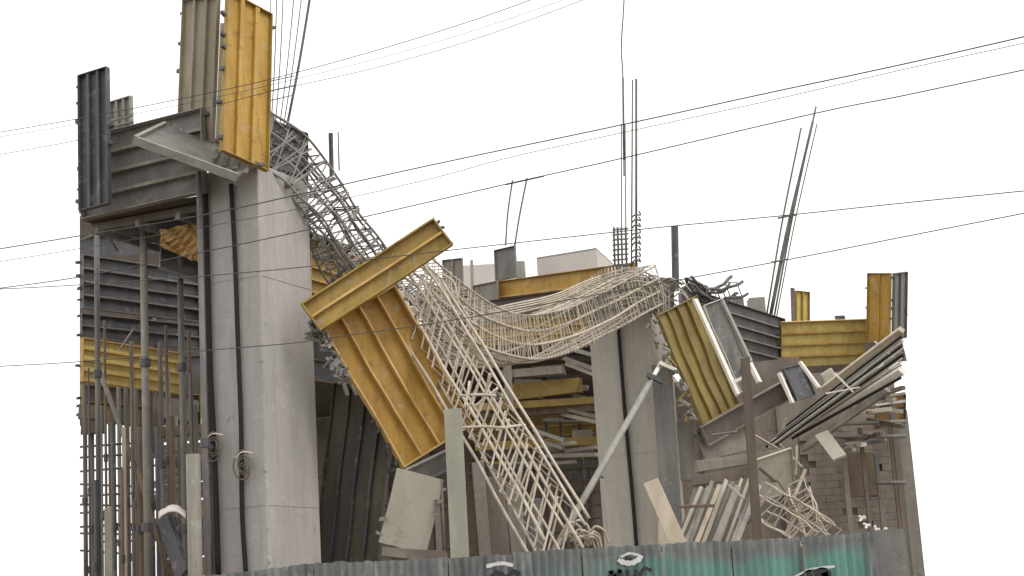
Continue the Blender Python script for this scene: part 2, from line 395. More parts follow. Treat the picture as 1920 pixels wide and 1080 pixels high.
# orange plywood, crumpled
om = MB(); nx, ny = 9, 7; idx = {}
for j in range(ny+1):
    for i in range(nx+1):
        f, h_ = i/nx, j/ny
        px = 300+76*f; py = 432-16*f+(30+48*f)*h_
        p = at(px+rnd.uniform(-2,2), py+rnd.uniform(-2,2), 27.3+.25*h_+.10*((i*7+j*3) % 5-2)*.35+rnd.uniform(-.03,.03)); idx[i,j] = len(om.v); om.v.append(p)
for j in range(ny):
    for i in range(nx): om.f.append((idx[i,j], idx[i,j+1], idx[i+1,j+1], idx[i+1,j]))
oo = mk('crumpled_sheet', om, ORANGE); sm = oo.modifiers.new('solid','SOLIDIFY'); sm.thickness = .015
tag(oo, 'crumpled orange plywood sheet under the soffit beside the near column', 'plywood')
panel('steel_plate', 'dark sloping plate below the orange plywood', 'formwork', (300,466,28.0), (376,492,28.3), (298,504,28.0), ribs=0, m_sheet=GREY, depth=.05)

hb_ = thing('backing_boards', 'dark boards added to stand in for the darkness at the back of the left bay', 'screen', at(260,800,37.5))  # dark backing added where the bay is simply dark inside
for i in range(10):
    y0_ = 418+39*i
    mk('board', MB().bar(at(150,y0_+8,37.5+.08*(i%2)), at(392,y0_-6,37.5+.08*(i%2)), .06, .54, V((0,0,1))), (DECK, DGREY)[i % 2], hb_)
lowb = thing('backing_boards', 'dark board screen low between the props and the near column', 'screen', at(330,1080,36))
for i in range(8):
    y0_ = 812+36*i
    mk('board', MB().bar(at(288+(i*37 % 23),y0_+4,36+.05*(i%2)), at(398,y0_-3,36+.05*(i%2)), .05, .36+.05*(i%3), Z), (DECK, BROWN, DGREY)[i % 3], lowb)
# props in the left bay
def prop(label, p, q, r, mt, group=None, collar=None):
    th = thing('scaffold_prop', label, 'prop', q if q.z < p.z else p, group)
    tb = mk('tube', MB().tube([p, q], r, 8), mt, th, smooth=True)
    for c in (collar or ()):
        m_ = p.lerp(q, c); t = (q-p).normalized()
        mk('collar', MB().tube([m_-t*.07, m_+t*.07], r*1.55, 8), DGREY, tb)
    return th
def gnd(px, py, Y):
    p = at(px, py, Y); return p
def vprop(label, px, py, Y, r, mt, group=None, collar=(.3,.62)):
    p = at(px, py, Y); return prop(label, p, V((p.x, p.y, 0)), r, mt, group, collar)
vprop('slim dark prop at the left edge under the dark shutter', 181, 432, 29.0, .05, REBD)
vprop('stout grey-brown prop in the middle of the left bay', 268, 402, 27.6, .065, TAUPE)
vprop('grey prop between the stout prop and the near column', 336, 415, 27.8, .055, GREY)
vprop('dark prop against the left edge of the near column', 373, 322, 26.0, .05, GREY, collar=(.5,))
for px, py, Y, r in ((160,790,31,.035),(205,770,30.5,.03),(222,700,32,.04),(246,640,31,.04),(300,640,30.5,.045),(316,690,32,.03),(354,620,31,.04),(288,500,33,.035),(240,760,33,.03),(330,780,33,.04)):
    vprop('slim scaffold prop deep in the left bay', px, py, Y, r, rnd.choice((REBD, TAUPE, BROWN)), 'props deep in the left bay', collar=(.5,))
LB = [(158,720,29.5,.035),(172,800,30,.045),(196,600,29.6,.025),(212,790,28.4,.045),(236,725,29.2,.04),(255,730,30,.04),(262,800,28.8,.055),(282,735,28.6,.045),(296,800,29,.055),(311,610,29.3,.03),(322,780,28.8,.055),(345,740,28.6,.045),(358,700,28.4,.035),(366,760,28.4,.045),(228,880,28.2,.03),(166,690,28.6,.018),(190,760,28.2,.02),(246,700,28.0,.018),(275,820,27.8,.022),(180,900,28.8,.04),(305,880,28.2,.04),(336,820,29.4,.05)]
for i, (px, py, Y, r) in enumerate(LB):
    vprop('scaffold prop', px, py, Y, r, (REBD, RED, BROWN, DGREY)[i % 4], 'near props of the left bay', collar=(.35,.7))
for i, (x0, y0, x1, y1, wd) in enumerate(((270,812,380,806,.2),(262,846,300,842,.3),(268,938,352,930,.16),(290,872,345,868,.12),(150,806,200,800,.22),(300,1010,380,1000,.2),(262,985,300,980,.15))):
    plank('scaffold_plank', 'dark plank wedged between the props', 'plank', at(x0,y0,29.8), at(x1,y1,29.9), .2, wd, (BROWN, DGREY, TAUPE, DECK)[i % 4], 'planks wedged between props of the left bay')
prop('raking prop crossing the left bay above the bright gap', at(185,690,29.5), at(262,900,28.8), .045, TAUPE)
prop('raking brown prop low in the left bay', at(258,880,28.5), at(320,1090,28), .05, BROWN)
prop('thin brace under the soffit joists at the left', at(180,400,27.6), at(220,470,28.6), .025, GREY)
prop('thin pale brace in front of the yellow beam in the left bay', at(252,615,29.5), at(225,655,29.5), .022, LGREY)
prop('rusty short brace in front of the dark beam in the left bay', at(270,400,29), at(150,452,29), .03, GREY)
for i, (x0, y0, x1, y1) in enumerate(((150,838,262,830),(150,858,240,852),(150,988,300,980),(180,1016,370,1010),(150,946,270,950),(150,884,300,872),(150,908,250,912),(150,930,350,920),(150,962,235,956),(150,1000,340,1004),(150,1032,260,1040),(260,850,372,842))):
    bar_thing('scaffold_rail', 'thin horizontal scaffold rail across the bright gap at lower left', 'rail', [at(x0,y0,30+.2*i), at(x1,y1,30.6+.2*i)], .022, rnd.choice((REBD, BROWN, GREY)), 'rails across the bright gap', 6)
prop('pale wooden post standing left of the near column foot', at(362,852,25.5), V((at(362,852,25.5).x, 25.5, 0)), .115, PALE and TAUPE, collar=())
plank('timber_post', 'short brown post at the lower left edge', 'post', at(203,952,27), V((at(203,952,27).x, 27, 0)), .13, .13, mat('post_wood', 0, 0) if 'post_wood' in MATS else TAUPE)
plank('timber_post', 'narrow pale post next to the short brown post at lower left', 'post', at(232,800,28.5), V((at(232,800,28.5).x, 28.5, 0)), .07, .07, TIMB)
for i in range(6):
    plank('stacked_board', 'grey board in the stack hung behind the pale wooden post', 'board', at(306,848+14*i,31.3), at(352,844+14*i,31.3), .25, .06, GREY if i % 2 else TAUPE, 'boards stacked left of the near column')
plank('leaning_board', 'dark board leaning at the foot of the left bay', 'board', at(305,962,26.5), at(345,1085,26.2), .1, .28, DGREY)
cloth = MB(); rr = []
for i in range(9):
    for j in range(4):
        cloth.v.append(at(298+6.2*i, 962-14*math.sin(i/8*3.0)+4*j+rnd.uniform(-2,2), 26.3-.08*j+rnd.uniform(-.03,.03)))
for i in range(8):
    for j in range(3): cloth.f.append((i*4+j, (i+1)*4+j, (i+1)*4+j+1, i*4+j+1))
co = mk('plastic_sheet', cloth, BOXW, smooth=True); co.modifiers.new('s','SOLIDIFY').thickness = .02
tag(co, 'scrap of white plastic caught on the dark leaning board', 'plastic')

# ------------------------------------------------------------------ dark cage collapsing from the near column head
sideU = W
offs12 = [(-1,1),(-.5,1),(0,1),(.5,1),(1,1),(-1,.33),(1,.33),(-1,-.33),(1,-.33),(-1,-1),(-.5,-1),(0,-1),(.5,-1),(1,-1)]
cage('rebar_cage', 'dark grey rebar cage drooping from the near column head behind the fallen yellow channel',
     pxs([(470,268,26.6),(538,318,27.2),(598,388,27.8),(648,460,28.3),(697,530,28.8),(755,600,29.2)]), W, .62, 1.12, offs12, .088, REBG, .023, REBG, .016, jit=.04, tilt=.4, lean=.3, nseg=9)
# dark formwork seen through the top of the cage
panel('beam_shutter', 'dark steel panel behind the head of the drooping cage', 'formwork', (497,222,27.6), (570,250,29.4), (497,330,27.6), ribs=4, ribdir='a', m_sheet=DGREY, depth=.09, ribw=.05)
# bars rising from near column
for i, (x0, y0, x1, y1) in enumerate(((504,300,520,-60),(511,300,533,-60),(516,300,556,-60),(521,302,572,-60),(525,302,590,-60),(498,300,507,-60))):
    bar_thing('starter_bar', 'tall bare starter bar rising behind the yellow column shutter', 'rebar', spline([at(x0,y0,26.8+.12*i), at((x0+x1)/2+3,(y0+y1)/2,26.8+.12*i), at(x1,y1,26.8+.12*i)], 4), .011 if i != 4 else .026, REBD, 'starter bars above the near column', 6)
for y in (150,168,186):
    bar_thing('tie_bar', 'short tie across the starter bars behind the yellow shutter', 'rebar', [at(500,y+4,26.9), at(552,y-8,27.2)], .010, REBD, 'ties across the near starter bars', 5)
tag(mk('stub_post', MB().tube([at(620,250,29.5), at(622,330,29.5)], .045, 8), DGREY), 'short dark stub post poking above the drooping cage', 'post')
bar_thing('stub_bar', 'thin rod beside the dark stub post above the cage', 'rebar', [at(634,248,29.6), at(636,320,29.6)], .014, GREY)
# yellow beam shutters behind the column
panel('beam_shutter', 'yellow ribbed beam shutter behind the near column, below the dark cage', 'formwork', (575,452,30.0), (735,505,33.5), (575,570,30.0), ribs=4, ribdir='a', m_sheet=YEL2, m_rib=YRIB, depth=.10, ribw=.03)

panel('beam_shutter', 'dark ribbed filler added for the shade in the gap between the near column and the ribbed yellow panel', 'formwork', (575,556,31.8), (770,600,34.5), (575,712,31.8), ribs=3, ribdir='a', m_sheet=DGREY, m_rib=BROWN, depth=.10, ribw=.03)  # dark panel added to stand in for shaded column and clutter

# ------------------------------------------------------------------ fallen yellow channel and ribbed panel
th, *_ = panel('steel_channel', 'fallen yellow steel channel lying tilted across the top of the ribbed yellow panel', 'formwork', (563,573,26.4), (811,413,26.9), (600,624,26.0), ribs=1, ribdir='a', m_sheet=YEL2, m_rib=YRIB, m_fl=YEL2, depth=.11, ribw=.04, clips=0, flw=.03)
th, *_ = panel('ribbed_shutter', 'large fallen yellow panel with long ribs hanging beside the near column', 'formwork', (598,612,26.75), (736,536,27.45), (752,880,25.5), ribs=3, m_sheet=YELD, m_rib=YRIB, depth=.12, clips=14, ribw=.035, flw=.03)
rpanel = th
# end plate of the panel and grey lower end
panel('end_plate', 'short grey plate below the lower end of the ribbed yellow panel', 'formwork', (750,884,25.9), (846,838,26.2), (760,918,25.9), ribs=0, m_sheet=GREY, depth=.06)
# clamps and ties hanging in a bunch along the upper left edge of the ribbed panel
for i in range(44):
    f = rnd.random()**1.3; c = at(603+62*f-rnd.uniform(0,26)*(1-f*.6), 622+112*f+rnd.uniform(-16,10), 26.62-.3*f+rnd.uniform(-.12,.12))
    ax = V((rnd.uniform(-1,1), rnd.uniform(-1,1), rnd.uniform(-1.4,1))).normalized()
    mk('clamp', MB().box(c, ax*rnd.uniform(.05,.14), ax.cross(Z).normalized()*rnd.uniform(.015,.03), ax.cross(ax.cross(Z)).normalized()*.02), rnd.choice((GREY, DGREY, TAUPE, TAUPE, LGREY)), th)
# olive panel with its shadow put into a darker colour, and panels below
panel('ribbed_shutter', 'dark olive ribbed panel leaning against the foot of the near column, shade put into its colour', 'formwork', (630,716,28.0), (748,730,27.6), (590,1066,26.8), ribs=3, m_sheet=mat('shadowed_olive_steel', (.115,.105,.07), (.065,.06,.045), 2.4, .65, spots=(.05,.045,.04), spot_amt=.7), m_rib=DGREY, depth=.10, clips=6, ribw=.05)
panel('flat_board', 'plain pale board leaning below the ribbed yellow panel', 'board', (744,878,25.6), (832,900,25.6), (710,1016,25.0), ribs=0, m_sheet=PALE, m_fl=LGREY, depth=.05, front=False, clips=5, clipmat=LGREY)
plank('leaning_post', 'grey-green narrow steel post standing right of the pale leaning board', 'post', at(849,768,25.0), at(864,1075,24.7), .28, .12, mat('sage_steel', (.33,.32,.25), (.25,.24,.19), 2.2, .6, spots=(.18,.15,.10), spot_amt=.4), ref=V((0,1,0)))
bar_thing('rusty_rod', 'thin rusty rod beside the pale leaning board', 'rod', [at(828,900,25.2), at(835,1060,25.1)], .02, RED)
plank('timber_scrap', 'reddish timber scrap lying under the pale leaning board', 'timber', at(715,1034,25.2), at(838,1045,25.2), .25, .16, RED)
plank('rusty_plate', 'brown plate strip standing between the pale board and the post', 'plate', at(818,915,25.7), at(824,1040,25.5), .09, .05, RED, ref=V((0,1,0)))
for i, (x, y, wd) in enumerate(((895,862,.22),(925,890,.34),(962,905,.30),(1000,930,.26))):
    p = at(x, y, 30+i*.5); q = V((p.x+.12, p.y, .0))
    plank('standing_board', ('tall grey board standing behind the post, nearest to it', 'wide grey-brown board standing behind the fallen ladder cage', 'grey-brown board standing third from the post behind the ladder cage', 'low grey board standing furthest right behind the ladder cage')[i], 'board', p, q, wd, .05, (TAUPE, RED, TAUPE, GREY)[i], ref=V((0,1,0)))

# ------------------------------------------------------------------ fallen ladder cage
cage('rebar_cage', 'pale fallen rebar cage slanting down from the yellow panel to the fence',
     pxs([(762,528,28.2),(814,612,27.8),(870,704,27.2),(930,804,26.6),(988,902,26.0),(1062,1030,25.4)]), V((.25,.97,0)), .6, 1.0, [(-1,1),(-1,.4),(-1,-.3),(-1,-1),(1,1),(1,.35),(1,-.35),(1,-1)], .27, REB, .025, REB, .019, jit=.012, tilt=.22, lean=-1.0, nseg=8)
for i, (a0, a1) in enumerate((((858,802),(948,802)),((930,806),(985,797)),((890,762),(933,728)),((862,742),(930,742)),((905,752),(918,700)),((880,715),(870,765)))):
    bar_thing('bent_bar', 'short bent bar sticking out of the fallen ladder cage', 'rebar', spline([at(*a0,26.2), at((a0[0]+a1[0])/2+2,(a0[1]+a1[1])/2-2,26.1), at(*a1,26.0)], 4), .022, EDGE if i in (1,2) else REB, 'bars sticking out of the ladder cage', 6)
# ------------------------------------------------------------------ hammock cage to the middle column
cage('rebar_cage', 'pale rebar cage sagging like a hammock over to the middle column',
     pxs([(735,520,30.8),(800,572,32.2),(870,620,34.0),(945,641,35.8),(1020,629,37.4),(1095,594,38.8),(1152,562,39.7),(1208,534,40.5)]), V((-.80,.6,0)), 1.35, .98,
     [(1,1),(.5,1),(0,1),(-.5,1),(-1,1),(1,.3),(-1,.3),(-1,-.35),(1,-.35),(1,-1),(.5,-1),(0,-1),(-.5,-1),(-1,-1)], .15, REB, .029, REB, .0145, jit=.022, tilt=.08, nseg=9)
th = thing('tie_mat', 'dense grey-brown mat of ties wrapped over the middle column head', 'rebar mat', at(1190,600,40))
for i in range(26):
    x = 1098+i*6.2+rnd.uniform(-2,2); yt = 512-12*math.sin(max(0,min(1,(x-1090)/170))*math.pi)+max(0,(x-1205)*.7)+max(0,(1130-x)*.5); hh = 78+rnd.uniform(-8,12)
    mk('tie', MB().tube(spline([at(x,yt,40.2), at(x+rnd.uniform(-3,3),yt+hh*.5,39.9), at(x+rnd.uniform(-4,4),yt+hh,39.9)], 4), .02, 5), rnd.choice((TAUPE, REBM, GREY)), th, smooth=True)
for i in range(8):
    y = 515+10*i
    mk('cross_bar', MB().tube(spline([at(1098,y+22+rnd.uniform(-3,3),40.0), at(1150,y+2,39.85), at(1205,y-8+rnd.uniform(-3,3),39.85), at(1254,y+24,40.1)], 6), .024, 5), rnd.choice((TAUPE, REBM, REB)), th, smooth=True)
# spilled long bars of the top mat
for i in range(5):
    f = i/4
    bar_thing('slack_bar', 'slack pale bar looping above the hammock cage toward the middle column', 'rebar', spline(pxs([(850+8*i,560+12*i,35),(930,590-3*i,36.5),(1035,570-4*i,38.6),(1105,541-4*i,39.8),(1180,509-2*i,40.8)])), .022, REB, 'slack bars above the hammock cage', 6)
for i in range(14):
    x = 775+rnd.uniform(-25,75); y = 545+rnd.uniform(-35,75)
    bar_thing('bent_bar', 'bent pale bar in the tangle right of the ribbed yellow panel', 'rebar', spline(pxs([(x,y,28.5),(x+rnd.uniform(5,25),y+rnd.uniform(15,40),28.4),(x+rnd.uniform(20,60),y+rnd.uniform(30,80),28.3)])), .017, rnd.choice((REB, REB, GREY)), 'bars tangled beside the yellow panel', 6)
# tangle on fence by middle column
th = thing('rebar_tangle', 'ball of tangled pale rebar ends low beside the middle column', 'rebar tangle', at(1098,1030,30))
for i in range(13):
    x = 1062+rnd.uniform(0,60); y = 1000+rnd.uniform(-12,20); k = rnd.uniform(10,24)
    mk('bent_bar', MB().tube(spline([at(x-k,y+k*.5,30), at(x-k*.3,y-k*.7,29.9+rnd.uniform(-.2,.2)), at(x+k*.6,y-k*.3,30), at(x+k,y+k*.8,30.1)]), .022, 6), REB, th, smooth=True)

# ------------------------------------------------------------------ middle column: starter bars and prop
for i, (x0, y0, x1, y1, r) in enumerate(((1166,500,1165,232,.018),(1174,500,1172,232,.018),(1184,500,1186,150,.022),(1193,500,1193,148,.034),(1170,300,1168,146,.03))):
    bar_thing('starter_bar', ('thin starter bar at left over the middle column','thin second starter bar over the middle column','tall starter bar next to the thickest one over the middle column','thickest tall starter bar over the middle column','dark lapped bar at the base of the tall whip bar over the middle column')[i], 'rebar', [at(x0,y0,41), at(x1,y1,41)], r, REBD, None, 6)
bar_thing('starter_bar', 'tallest whip-like bar rising out of the picture above the middle column', 'rebar', spline(pxs([(1170,330,41),(1168,150,41),(1165,90,41),(1169,20,41),(1172,-40,41)])), .02, REBD, None, 6)
th = thing('starter_cage', 'dark tied starter cage on top of the middle column, left of the tall bars', 'rebar cage', at(1161,505,40.8))
for x in (1151,1158,1165,1173):
    mk('main_bar', MB().tube([at(x+2,508,40.8+rnd.uniform(-.2,.3)), at(x,426,40.8+rnd.uniform(-.2,.3))], .03, 6), REBD, th)
for i in range(8):
    y = 498-9.5*i
    mk('stirrup', MB().tube([at(1149,y,40.6), at(1176,y-2,40.6), at(1178,y-3,41.2), at(1150,y-1,41.2)], .02, 5, closed=True), REBD, th)
th = thing('starter_cage', 'thin twisted ties around the thickest bar on the middle column', 'rebar cage', at(1192,505,41))
for i in range(9):
    y = 495-11*i
    mk('tie', MB().tube(spline([at(1184,y,40.9), at(1192,y-6+rnd.uniform(-3,3),40.8), at(1201,y-4,41), at(1198,y-11,41.1)]), .022, 5), REBD, th)
tag(mk('steel_post', MB().tube([at(1265,425,41.5), at(1267,545,41.5)], .10, 10), DGREY), 'dark round steel post standing right of the middle column head', 'post')
for i in range(22):
    x = 1200+rnd.uniform(-40,85); y = 520+rnd.uniform(-16,45)+max(0,(x-1200)*.35)
    bar_thing('bent_bar', 'bent dusty bar heaped over the middle column head', 'rebar', spline(pxs([(x-25,y+rnd.uniform(-8,14),40.5),(x,y-rnd.uniform(0,10),40.2),(x+22,y+rnd.uniform(-2,22),40.4)])), .02, rnd.choice((REB, TAUPE, TAUPE, REBD)), 'bars heaped over the middle column head', 5)
panel('beam_shutter', 'dusty taupe shutter behind the cage on the middle column head', 'formwork', (1112,524,41.7), (1262,522,42.4), (1112,606,41.7), ribs=2, ribdir='a', m_sheet=TAUPE, m_rib=GREY, depth=.08, ribw=.05)
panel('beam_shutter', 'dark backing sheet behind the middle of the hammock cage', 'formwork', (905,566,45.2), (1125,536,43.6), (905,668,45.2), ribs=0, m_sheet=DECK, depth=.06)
# raking prop
th = thing('raking_prop', 'long pale raking prop leaning up against the middle column', 'prop', at(1035,1040,33))
mk('tube', MB().tube([at(1035,1040,33), at(1226,704,38.2)], .075, 10), LGREY, th, smooth=True)
mk('inner_tube', MB().tube([at(1190,767,37.2), at(1240,680,38.5)], .055, 10), EDGE, th, smooth=True)
mk('head_bracket', MB().bar(at(1214,703,37.9), at(1243,716,38.1), .1, .12), DGREY, th)
mk('head_plate', MB().bar(at(1236,680,38.3), at(1268,694,38.3), .1, .08), EDGE, th)
mk('pin', MB().tube([at(1120,890,35.2), at(1132,896,35.2)], .025, 6), DGREY, th)
plank('column_board', 'grey board strip clamped on the shaded side of the middle column', 'board', at(1240,684,39.8), at(1262,1010,39.6), .5, .06, GREY, ref=V((0,1,0)))
plank('pale_plank', 'pale timber plank leaning at the foot of the middle column', 'plank', at(1218,897,31), at(1282,1040,30.4), .30, .06, TIMB, ref=V((0,1,.3)))
tm = MB(); A, B, C_ = at(1236,930,31.5), at(1234,1030,31.4), at(1272,1030,31.4); dn = V((0,.05,0))
tm.poly([A,B,C_]).poly([A+dn,C_+dn,B+dn]).poly([A,A+dn,B+dn,B]).poly([B,B+dn,C_+dn,C_]).poly([C_,C_+dn,A+dn,A])
tag(mk('plywood_gusset', tm, TIMB), 'pale triangular plywood piece behind the leaning pale plank', 'plywood')

# ------------------------------------------------------------------ rear structures on the roofline
def cuboid(name, label, cat, xl, xr, yt, yb, Y, d, mt, rot=U, bevel=.02):
    a = at(xl, yt, Y); b = at(xr, yt, Y); c = at((xl+xr)/2, yb, Y)
    wd = (b-a).length; top = (a.z+b.z)/2; h = top-c.z
    X = V((b.x-a.x, b.y-a.y, 0)).normalized(); D = V((-X.y, X.x, 0))
    cen = (a+b)/2+D*d/2; cen.z = top-h/2
    return tag(mk(name, MB().box(cen, X*wd/2, D*d/2, Z*h/2), mt, bevel=bevel), label, cat)
panel('column_shutter', 'pale grey column shutter on the rear roofline, first from the yellow channel', 'formwork', (831,488,50), (868,484,49.7), (832,552,50), ribs=1, m_sheet=TAUPE, depth=.08, ribw=.05)
cuboid('masonry_block', 'low beige block on the rear roofline behind the grey shutters', 'wall', 866, 985, 494, 540, 56, 1.2, BOXW)
plank('steel_post', 'thin pale post between the two grey shutters on the rear roofline', 'post', at(884,488,48), at(888,580,48), .12, .1, LGREY)
panel('column_shutter', 'dark grey column shutter with two bent bars above it on the rear roofline', 'formwork', (928,470,50), (967,461,49.6), (931,528,50), ribs=0, m_sheet=GREY, depth=.08)
cuboid('masonry_block', 'narrow pale block end just right of the dark grey shutter', 'wall', 966, 983, 489, 532, 52, .8, LGREY)
for i, p in enumerate((((948,460),(952,400),(961,338)),((965,462),(974,405),(988,334)))):
    bar_thing('starter_bar', ('left thin bar above the dark grey shutter on the rear roofline','right thin bar above the dark grey shutter on the rear roofline')[i], 'rebar', spline([at(x,y,50.5) for x,y in p], 4), .03, REBD, None, 6)
bar_thing('tie_bar', 'short crossbar tying the two bent bars above the dark grey shutter', 'rebar', [at(948,346,50.4), at(1020,330,50.4)], .03, REBD)
# white box with two faces
bx = thing('masonry_block', 'large off-white rendered block on the rear roofline near the middle column', 'wall', at(1120,515,50))
A = at(1006,486,50.4); B = at(1118,468,49.5); D = at(1148,476,52); zt = B.z; zb = at(1118,520,49.5).z
A = V((A.x,A.y,0)); B = V((B.x,B.y,0)); D = V((D.x,D.y,0)); E = A+D-B
bb = MB(); lo = [p+Z*zb for p in (A,B,D,E)]; hi = [p+Z*zt for p in (A,B,D,E)]
for i in range(4): j = (i+1) % 4; bb.poly([lo[i], lo[j], hi[j], hi[i]])
bb.poly(hi); bb.poly(lo[::-1]); mk('block_body', bb, BOXW, bx, bevel=.03)
cp = MB(); hi2 = [p+Z*(zt+.002) for p in (A,B,D,E)]; hi3 = [p+Z*(zt+.06) for p in (A,B,D,E)]
for i in range(4): j = (i+1) % 4; cp.poly([hi2[i], hi2[j], hi3[j], hi3[i]])
cp.poly(hi3); cp.poly(hi2[::-1]); mk('coping', cp, LGREY, bx)
panel('beam_shutter', 'orange-yellow beam shutter rising toward the middle column behind the hammock cage', 'formwork', (934,528,47), (1195,492,43), (936,618,47), ribs=2, ribdir='a', m_sheet=YEL, m_rib=YRIB, depth=.12, ribw=.05)
panel('beam_shutter', 'grey-green flat panel at the left end of the orange-yellow beam shutter', 'formwork', (888,536,47.2), (934,527,46.6), (890,592,47.2), ribs=0, m_sheet=TAUPE, depth=.06)
panel('beam_shutter', 'dark ribbed panel below the pale shutters behind the hammock cage', 'formwork', (800,530,46), (892,560,46), (800,600,46), ribs=3, ribdir='a', m_sheet=GREY, m_rib=TAUPE, depth=.1, ribw=.05)
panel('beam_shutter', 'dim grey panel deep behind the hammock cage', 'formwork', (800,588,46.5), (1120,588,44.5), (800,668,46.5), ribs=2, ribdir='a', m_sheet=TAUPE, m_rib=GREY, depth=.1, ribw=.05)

# ------------------------------------------------------------------ dark interior between the columns
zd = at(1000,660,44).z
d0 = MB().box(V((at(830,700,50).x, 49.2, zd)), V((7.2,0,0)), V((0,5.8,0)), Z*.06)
tag(mk('shade_deck', d0, DECK), 'dark deck added overhead to shade the interior behind the hammock cage', 'deck')  # deck put in overhead to darken the interior below
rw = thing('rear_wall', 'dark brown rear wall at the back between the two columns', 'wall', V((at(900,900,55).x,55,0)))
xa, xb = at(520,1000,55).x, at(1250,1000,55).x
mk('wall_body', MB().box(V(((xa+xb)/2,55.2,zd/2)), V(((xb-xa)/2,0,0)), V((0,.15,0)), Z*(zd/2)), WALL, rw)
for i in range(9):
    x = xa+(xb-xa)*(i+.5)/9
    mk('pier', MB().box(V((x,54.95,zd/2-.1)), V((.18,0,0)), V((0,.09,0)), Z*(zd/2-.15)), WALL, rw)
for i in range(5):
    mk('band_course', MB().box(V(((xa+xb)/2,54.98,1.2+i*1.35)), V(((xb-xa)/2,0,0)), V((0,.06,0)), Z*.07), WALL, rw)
# beams inside
def sl(label, a, b, wd, hd, mt, group=None, name='formwork_beam', cat='beam'): return plank(name, label, cat, at(*a), at(*b), wd, hd, mt, group)
sl('pale horizontal timber under the hammock cage left of the middle column', (944,702,43), (1062,694,42.5), .25, .22, TAUPE)
sl('long olive-yellow beam under the hammock cage', (944,738,43.5), (1088,722,42.8), .25, .42, YEL2)
sl('short upright post holding the beams under the hammock cage', (951,680,42.8), (955,760,42.8), .2, .2, TAUPE, name='timber_post', cat='post')
sl('long pale yellow beam above the brown beam between the columns', (884,764,43.8), (1120,750,42.8), .2, .2, YEL2)
sl('long yellow beam low between the columns behind the ladder cage', (890,838,44.6), (1122,826,43.8), .2, .24, YEL2)
sl('brown beam below the olive-yellow beam under the hammock cage', (944,772,44), (1118,762,43), .3, .3, BROWN)
sl('lower brown beam left of the middle column', (930,852,46), (1125,846,45), .3, .2, BROWN)
for i, (x0,y0,x1,y1) in enumerate(((1045,648,1120,668),(1058,672,1120,694),(1062,682,1118,704),(1075,742,1122,752),(1040,762,1120,782),(1052,776,1122,792),(1000,806,1060,826),(1000,822,1056,840),(1010,838,1080,830),(1060,846,1118,838),(1000,872,1080,866),(1010,856,1120,852))):
    sl('pale slat in the stack seen left of the middle column', (x0,y0,43+.1*i), (x1,y1,42.4+.1*i), .12, .10, (LGREY, TAUPE, PALE)[i % 3], 'slats stacked left of the middle column', 'timber_batten', 'batten')
cuboid('timber_sheet', 'small brown panel among the slats left of the middle column', 'panel', 1072, 1110, 806, 848, 44, .08, TAUPE)
for i, (px, py, r) in enumerate(((935,700,.05),(975,760,.04),(1018,700,.06),(1050,780,.04),(1084,760,.05),(905,740,.05),(1105,870,.05),(1026,880,.04))):
    vprop('scaffold prop in the dark space left of the middle column', px, py, 45+.4*i, r, rnd.choice((RED, BROWN, REBD)), 'props left of the middle column', collar=(.4,))
for i in range(6):
    y = 880+24*i
    bar_thing('scaffold_rail', 'scaffold rail across the dark space left of the middle column', 'rail', [at(900,y+8,47+.3*i), at(1135,y-6,46+.3*i)], .035, BROWN, 'rails left of the middle column', 6)
for i in range(5):
    sl('joist under the dark deck left of the middle column', (830+20*i,640+18*i,44.5+i*1.6), (1125,632+18*i,44+i*1.6), .14, .2, BROWN, 'joists under the dark deck', 'deck_joist', 'joist')

for i in range(46):
    x = rnd.uniform(880,1100); y = rnd.uniform(645,890); l_ = rnd.uniform(30,110); d_ = rnd.uniform(-.10,.06)
    Y_ = rnd.uniform(43.5,50)
    plank('timber_batten', 'dim batten among the formwork deep between the two columns', 'batten', at(x,y,Y_), at(min(x+l_,1140),y+l_*d_,Y_+rnd.uniform(-1,1)), rnd.uniform(.08,.2), rnd.uniform(.06,.2), rnd.choice((TAUPE, BROWN, GREY, RED, YEL2, LGREY)), 'battens deep between the columns')
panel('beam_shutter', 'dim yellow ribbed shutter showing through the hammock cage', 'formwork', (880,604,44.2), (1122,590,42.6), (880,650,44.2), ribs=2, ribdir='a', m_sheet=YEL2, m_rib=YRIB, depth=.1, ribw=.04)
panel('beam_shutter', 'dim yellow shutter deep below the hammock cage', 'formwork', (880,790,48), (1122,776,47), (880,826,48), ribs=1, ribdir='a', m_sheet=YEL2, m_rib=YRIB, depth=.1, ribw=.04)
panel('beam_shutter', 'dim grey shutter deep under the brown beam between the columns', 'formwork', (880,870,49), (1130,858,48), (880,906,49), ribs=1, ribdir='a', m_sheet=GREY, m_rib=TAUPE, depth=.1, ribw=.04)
panel('beam_shutter', 'yellow ribbed shutter end between the channel and the near column', 'formwork', (588,470,31.5), (690,486,32.5), (588,520,31.5), ribs=1, ribdir='a', m_sheet=YEL2, m_rib=YRIB, depth=.1, ribw=.04)
